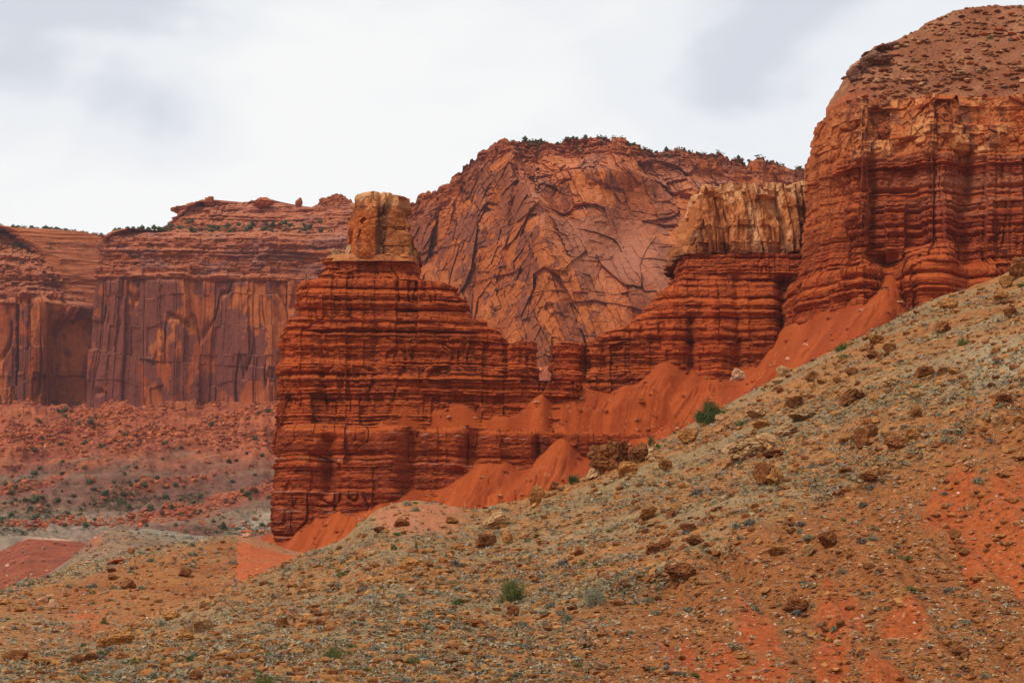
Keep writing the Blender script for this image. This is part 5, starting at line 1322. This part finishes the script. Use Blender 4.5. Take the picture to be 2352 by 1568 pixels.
def tubes(paths, sides=6):
    V, F = [], []
    for pts, rads in paths:
        b = len(V)
        for p, r_ in zip(pts, rads):
            for k in range(sides):
                a = 6.283 * k / sides; V.append((p[0] + r_ * math.cos(a), p[1] + r_ * math.sin(a), p[2]))
        for i in range(len(pts) - 1):
            for k in range(sides):
                F.append((b + i * sides + k, b + i * sides + (k + 1) % sides, b + (i + 1) * sides + (k + 1) % sides, b + (i + 1) * sides + k))
    return np.array(V), np.array(F)

M_JUN = mat_leaf('juniper_foliage', False, (0.030, 0.048, 0.016), (0.10, 0.13, 0.035))
M_JUNF = mat_leaf('far_juniper_foliage', False, (0.030, 0.038, 0.014), (0.070, 0.080, 0.026))
M_GRN = mat_leaf('green_shrub_foliage', False, (0.075, 0.085, 0.022), (0.19, 0.19, 0.055))
M_SAGE = mat_leaf('sage_foliage', False, (0.14, 0.13, 0.08), (0.30, 0.28, 0.18))
M_GREY = mat_leaf('grey_twigs', False, (0.10, 0.09, 0.075), (0.20, 0.175, 0.14))
M_STRAW = mat_leaf('straw_foliage', False, (0.22, 0.15, 0.07), (0.36, 0.26, 0.13))
M_BRIGHT = mat_leaf('bright_green_foliage', False, (0.04, 0.08, 0.02), (0.10, 0.15, 0.04))
M_BARK = mat_obj('bark', (0.07, 0.05, 0.035), (0.15, 0.11, 0.08), 4.0)

def bush(sheet, u, vb, wpx, hpx, mat, label, seed, name='shrub', cat='bush', clumps=26, per=150, leaf=0.028, group=None):
    p = sheet.at(u, vb)
    s_ = K * p.y; w_ = wpx * s_ / 2; h = hpx * s_
    root = empty(name, (p.x, p.y, p.z - 0.05)); tag(root, label, cat, group)
    V, F, cc = foliage(clumps, per, leaf, seed, (1, 1, 1))
    V = V * np.array([w_ * 1.2, w_ * 1.1, h / 1.0])
    link('crown', mesh_np('crown', V, F), mat, root)
    rr = random.Random(seed); paths = []
    for k in range(5):
        e_ = cc[rr.randrange(len(cc))] * np.array([w_, w_ * .9, h / 1.12])
        pts = [(0, 0, -0.2), (e_[0] * .35, e_[1] * .35, e_[2] * .45), (e_[0] * .8, e_[1] * .8, e_[2] * .95)]
        paths.append((pts, [w_ * .06, w_ * .035, w_ * .012]))
    V, F = tubes(paths); link('trunk', mesh_np('trunk', V, F, None, True), M_BARK, root)
    return root
bush(NEAR, 1628, 972, 74, 54, M_JUN, 'dark green juniper on the skyline between the slope and the red scree', 1, 'juniper', 'juniper', 34, 220, 0.024)
bush(NEAR, 1316, 1112, 28, 26, M_JUN, 'small dark green juniper on the skyline left of the massive block', 2, 'juniper', 'juniper', 22, 120, 0.04)
bush(NEAR, 1496, 1024, 16, 26, M_BRIGHT, 'bright green shrub on the skyline right of the massive block', 3, clumps=14, per=80, leaf=0.06)
bush(NEAR, 1510, 1030, 16, 12, M_BRIGHT, 'low bright green shrub just right of the upright bright green one', 4, clumps=10, per=80, leaf=0.06)
bush(NEAR, 1180, 1382, 64, 56, M_GRN, 'largest leafy green bush in the lower centre', 5, clumps=30, per=220, leaf=0.025)
bush(NEAR, 1366, 1388, 54, 44, M_SAGE, 'wide grey green sage bush right of the largest green bush', 6, clumps=28, per=160, leaf=0.028)
bush(NEAR, 770, 1512, 56, 32, M_GRN, 'spreading green bush near the bottom left of centre', 7, clumps=26, per=170, leaf=0.028)
bush(NEAR, 607, 1576, 58, 28, M_GRN, 'yellow green bush cut by the bottom edge', 8, clumps=26, per=150, leaf=0.03)
bush(NEAR, 1367, 1304, 20, 14, M_BRIGHT, 'small bright green bush in the lower middle', 9, clumps=10, per=90, leaf=0.06)
bush(NEAR, 956, 1262, 7, 24, M_BRIGHT, 'thin upright green shrub like a candle in the gravel', 10, clumps=9, per=60, leaf=0.07)
bush(NEAR, 904, 1262, 18, 14, M_BRIGHT, 'small rounded green bush left of the candle shaped shrub', 11, clumps=9, per=80, leaf=0.07)
bush(NEAR, 1022, 1210 + 462, 2, 2, M_BRIGHT, None, 12) if False else None

SH = {}
def shrub_mesh(kind, i):
    if (kind, i) not in SH:
        V, F, cc = foliage(15, 34, 0.085, 50 + i * 3 + len(kind), (1, 1, 0.9), 0.36, 0.05)
        me = mesh_np('shrub_' + kind, V, F); me.materials.append({'sage': M_SAGE, 'grey': M_GREY, 'straw': M_STRAW, 'green': M_GRN, 'bright': M_BRIGHT}[kind]); SH[(kind, i)] = me
    return SH[(kind, i)]
def shrub(sheet, u, vb, wpx, kind, label, group):
    p = sheet.at(u, vb)
    if p is None: return False
    s_ = K * p.y * wpx / 2 * 1.3
    o = bpy.data.objects.new('shrub', shrub_mesh(kind, rnd.randrange(5))); C.objects.link(o)
    o.location = (p.x, p.y, p.z - 0.03); o.scale = (s_, s_, s_ * rnd.uniform(.75, 1.15)); o.rotation_euler = (0, 0, rnd.uniform(0, 6.28))
    tag(o, label, 'bush', group); return True
words = {'sage': 'grey green sage', 'grey': 'dark grey twiggy', 'straw': 'straw coloured', 'green': 'olive green', 'bright': 'fresh green'}
for (u_, v_, w_, kd) in [(1790, 1122, 0, 'grey'), (1966, 1018, 0, 'grey'), (1722, 1205, 34, 'grey'), (2316, 1020, 0, 'grey'), (1545, 1210, 0, 'grey'), (1474, 1222, 28, 'sage'), (1740, 1130, 0, 'sage'), (1690, 1120, 0, 'grey'), (1580, 1140, 0, 'grey'), (1600, 1136, 34, 'grey'), (1840, 1236, 0, 'sage'), (1858, 1238, 32, 'sage'), (2050, 1250, 0, 'straw'), (2003, 1240, 26, 'sage'), (1296, 1298, 32, 'grey'), (1692, 1212, 28, 'sage'), (1850, 1204, 0, 'grey'), (2270, 1014, 26, 'grey'), (2172, 1012, 32, 'sage'), (1933, 1315, 28, 'straw'), (1236, 1335, 0, 'sage'), (1200, 1440, 30, 'sage'), (1246, 1410, 26, 'sage'), (840, 1356, 26, 'sage'), (985, 1448, 34, 'sage'), (985, 1415, 26, 'sage'), (858, 1492, 26, 'sage'), (950, 1525, 30, 'green'), (1290, 1412, 30, 'sage'), (1060, 1300, 24, 'grey'), (1235, 1305, 0, 'grey'), (350, 1560, 34, 'sage'), (220, 1550, 30, 'sage'), (24, 1488, 26, 'green'), (156, 1455, 26, 'grey'), (435, 1515, 24, 'bright'), (192, 1560, 22, 'bright'), (1485, 1380, 26, 'sage'), (1530, 1392, 0, 'green'), (1575, 1402, 30, 'sage'), (1306, 1425, 28, 'sage'), (1650, 1350, 0, 'sage'), (2215, 1432, 30, 'sage'), (2265, 1555, 26, 'sage'), (2092, 1358, 26, 'green'), (2078, 1286, 30, 'green'), (1690, 1490, 30, 'straw'), (2140, 1270, 0, 'straw')]:
    if w_: shrub(NEAR, u_, v_, w_, kd, '%s bush, one of the larger ones on the near slope' % words[kd], 'larger %s bushes on the near slope' % words[kd])
n_ = 0
while n_ < 190:
    u_ = rnd.uniform(0, 2352); top_ = tab(R1, u_); v_ = top_ + 10 + (1568 - top_) * rnd.random()
    low_ = v_ > tab(FOLD, u_) and u_ > 1300
    kd = rnd.choices(['sage', 'grey', 'straw', 'green', 'bright'], [6, 4, 2 if low_ else .5, 2, .8])[0]
    area = 'reddish lower slope' if low_ else 'grey gravel slope'
    if shrub(NEAR, u_, v_, 12 + 16 * rnd.random() ** 1.6, kd, 'small %s bush on the %s' % (words[kd], area), '%s bushes on the %s' % (words[kd], area)): n_ += 1
n_ = 0
while n_ < 60:
    u_ = rnd.uniform(0, 620); v_ = tab(R2, u_) + 3 + rnd.random() ** 1.4 * 150
    if v_ > tab(R1, u_) or (u_ > 545 and v_ < 1335): continue
    kd = rnd.choices(['sage', 'grey', 'green'], [6, 3, 2])[0]
    if shrub(HILL, u_, v_, rnd.uniform(8, 19), kd, 'small %s bush on the left hill' % words[kd], '%s bushes on the left hill' % words[kd]): n_ += 1
n_ = 0
while n_ < 10:
    u_ = rnd.uniform(2050, 2350); v_ = tab(crest, u_) + 3 + rnd.random() ** 1.5 * 170
    if v_ < 215 and shrub(MTOP, u_, v_, rnd.uniform(6, 12), 'green', 'tiny olive green bush on the mesa top slope', 'bushes on the mesa top'): n_ += 1

# far junipers: one mesh each, a few pixels tall
JM = []
for i in range(6):
    V, F, cc = foliage(12, 16, 0.13, 80 + i, (1, 1, 1.0), 0.36, 0.1)
    Vt, Ft = ICO1[0] * np.array([.75, .75, .6]) + np.array([0, 0, .5]), ICO1[1]
    Vt = Vt * (1 + 0.25 * np.random.default_rng(i).normal(size=(len(Vt), 1)))
    me = mesh_np('far_juniper', np.vstack([V, Vt]), np.vstack([F, Ft + len(V)])); me.materials.append(M_JUNF); JM.append(me)
def fj(p, px, label, group):
    o = bpy.data.objects.new('juniper', rnd.choice(JM)); C.objects.link(o)
    s_ = K * p[1] * px / 2; o.scale = (s_, s_, s_ * rnd.uniform(.8, 1.3)); o.location = p; o.rotation_euler = (0, 0, rnd.uniform(0, 6.28))
    tag(o, label, 'juniper', group)
n_ = 0
while n_ < 118:
    u_ = rnd.uniform(0, 635); v_ = rnd.uniform(945, 1222)
    wgt = 0.22 + 1.0 * math.exp(-((v_ - (1150 + 20 * math.sin(u_ / 60))) / 32) ** 2) * (1 if u_ < 430 else .4) + 0.8 * math.exp(-((u_ - 120) / 70) ** 2 - ((v_ - 960) / 18) ** 2)
    if rnd.random() > wgt: continue
    p = FAR.at(u_, v_)
    if p is None: continue
    fj(p, rnd.uniform(9, 19), 'small dark juniper dotting the far talus and valley', 'junipers on the far talus'); n_ += 1
for i in range(68):       # on the rim of the tall wall
    u_ = rnd.choice([rnd.uniform(262, 380), rnd.uniform(350, 740), rnd.uniform(350, 740)])
    Yq = rnd.uniform(1875, 1925)
    vq = 533 - (rnd.random() ** 1.5) * (26 if u_ > 385 else 8) * 1.0
    fj((X(u_, Yq), Yq, Z(vq + 2, Yq)), rnd.uniform(9, 17), 'small dark juniper on the rim of the tall far wall', 'junipers on the tall wall rim')
for i in range(52):       # on the recessed cliff
    u_ = rnd.uniform(0, 262); m_r = rnd.random() < .5
    Yq = 2062 if m_r else 2030
    vq = tab([(0, 519), (60, 524), (150, 530), (210, 538), (262, 545)], u_) + 3 if m_r else rnd.gauss(568, 6)
    fj((X(u_, Yq), Yq, Z(vq, Yq)), rnd.uniform(9, 17), 'small dark juniper along the crest of the far left cliff' if m_r else 'small dark juniper on the upper ledges of the far left cliff', 'junipers on the far left cliff')
for i in range(58):       # on the dome
    u_ = rnd.choice([rnd.gauss(1215, 22), rnd.gauss(1330, 25), rnd.gauss(1480, 30), rnd.uniform(1440, 1640), rnd.uniform(1660, 1850)])
    j = int(np.clip(np.searchsorted(DOME.us, u_), 0, len(DOME.us) - 1))
    top_ = DOME.v[:, j].min()
    p = DOME.at(u_, top_ + (rnd.uniform(1, 5) if rnd.random() < .75 else rnd.uniform(5, 30)))
    if p is None: continue
    fj((p.x, p.y, p.z + 0.3), rnd.uniform(6, 13), 'small dark juniper on top of the domed cliff', 'junipers on the domed cliff')

# ================================================================== AIR
import bmesh
bm = bmesh.new(); bmesh.ops.create_cube(bm, size=1.0)
me = bpy.data.meshes.new('haze'); bm.to_mesh(me); bm.free()
hz = bpy.data.objects.new('haze', me); C.objects.link(hz)
hz.scale = (19000, 19000, 620); hz.location = (0, 0, 620 / 2 - 40)
m = bpy.data.materials.new('air'); m.use_nodes = True
N = m.node_tree.nodes; N.remove(N['Principled BSDF'])
pv = N.new('ShaderNodeVolumePrincipled'); pv.inputs['Color'].default_value = (0.88, 0.86, 1.0, 1); pv.inputs['Density'].default_value = 0.000021
m.node_tree.links.new(pv.outputs[0], N['Material Output'].inputs['Volume'])
me.materials.append(m); hz['kind'] = 'stuff'
print('all ok', len(bpy.data.objects))
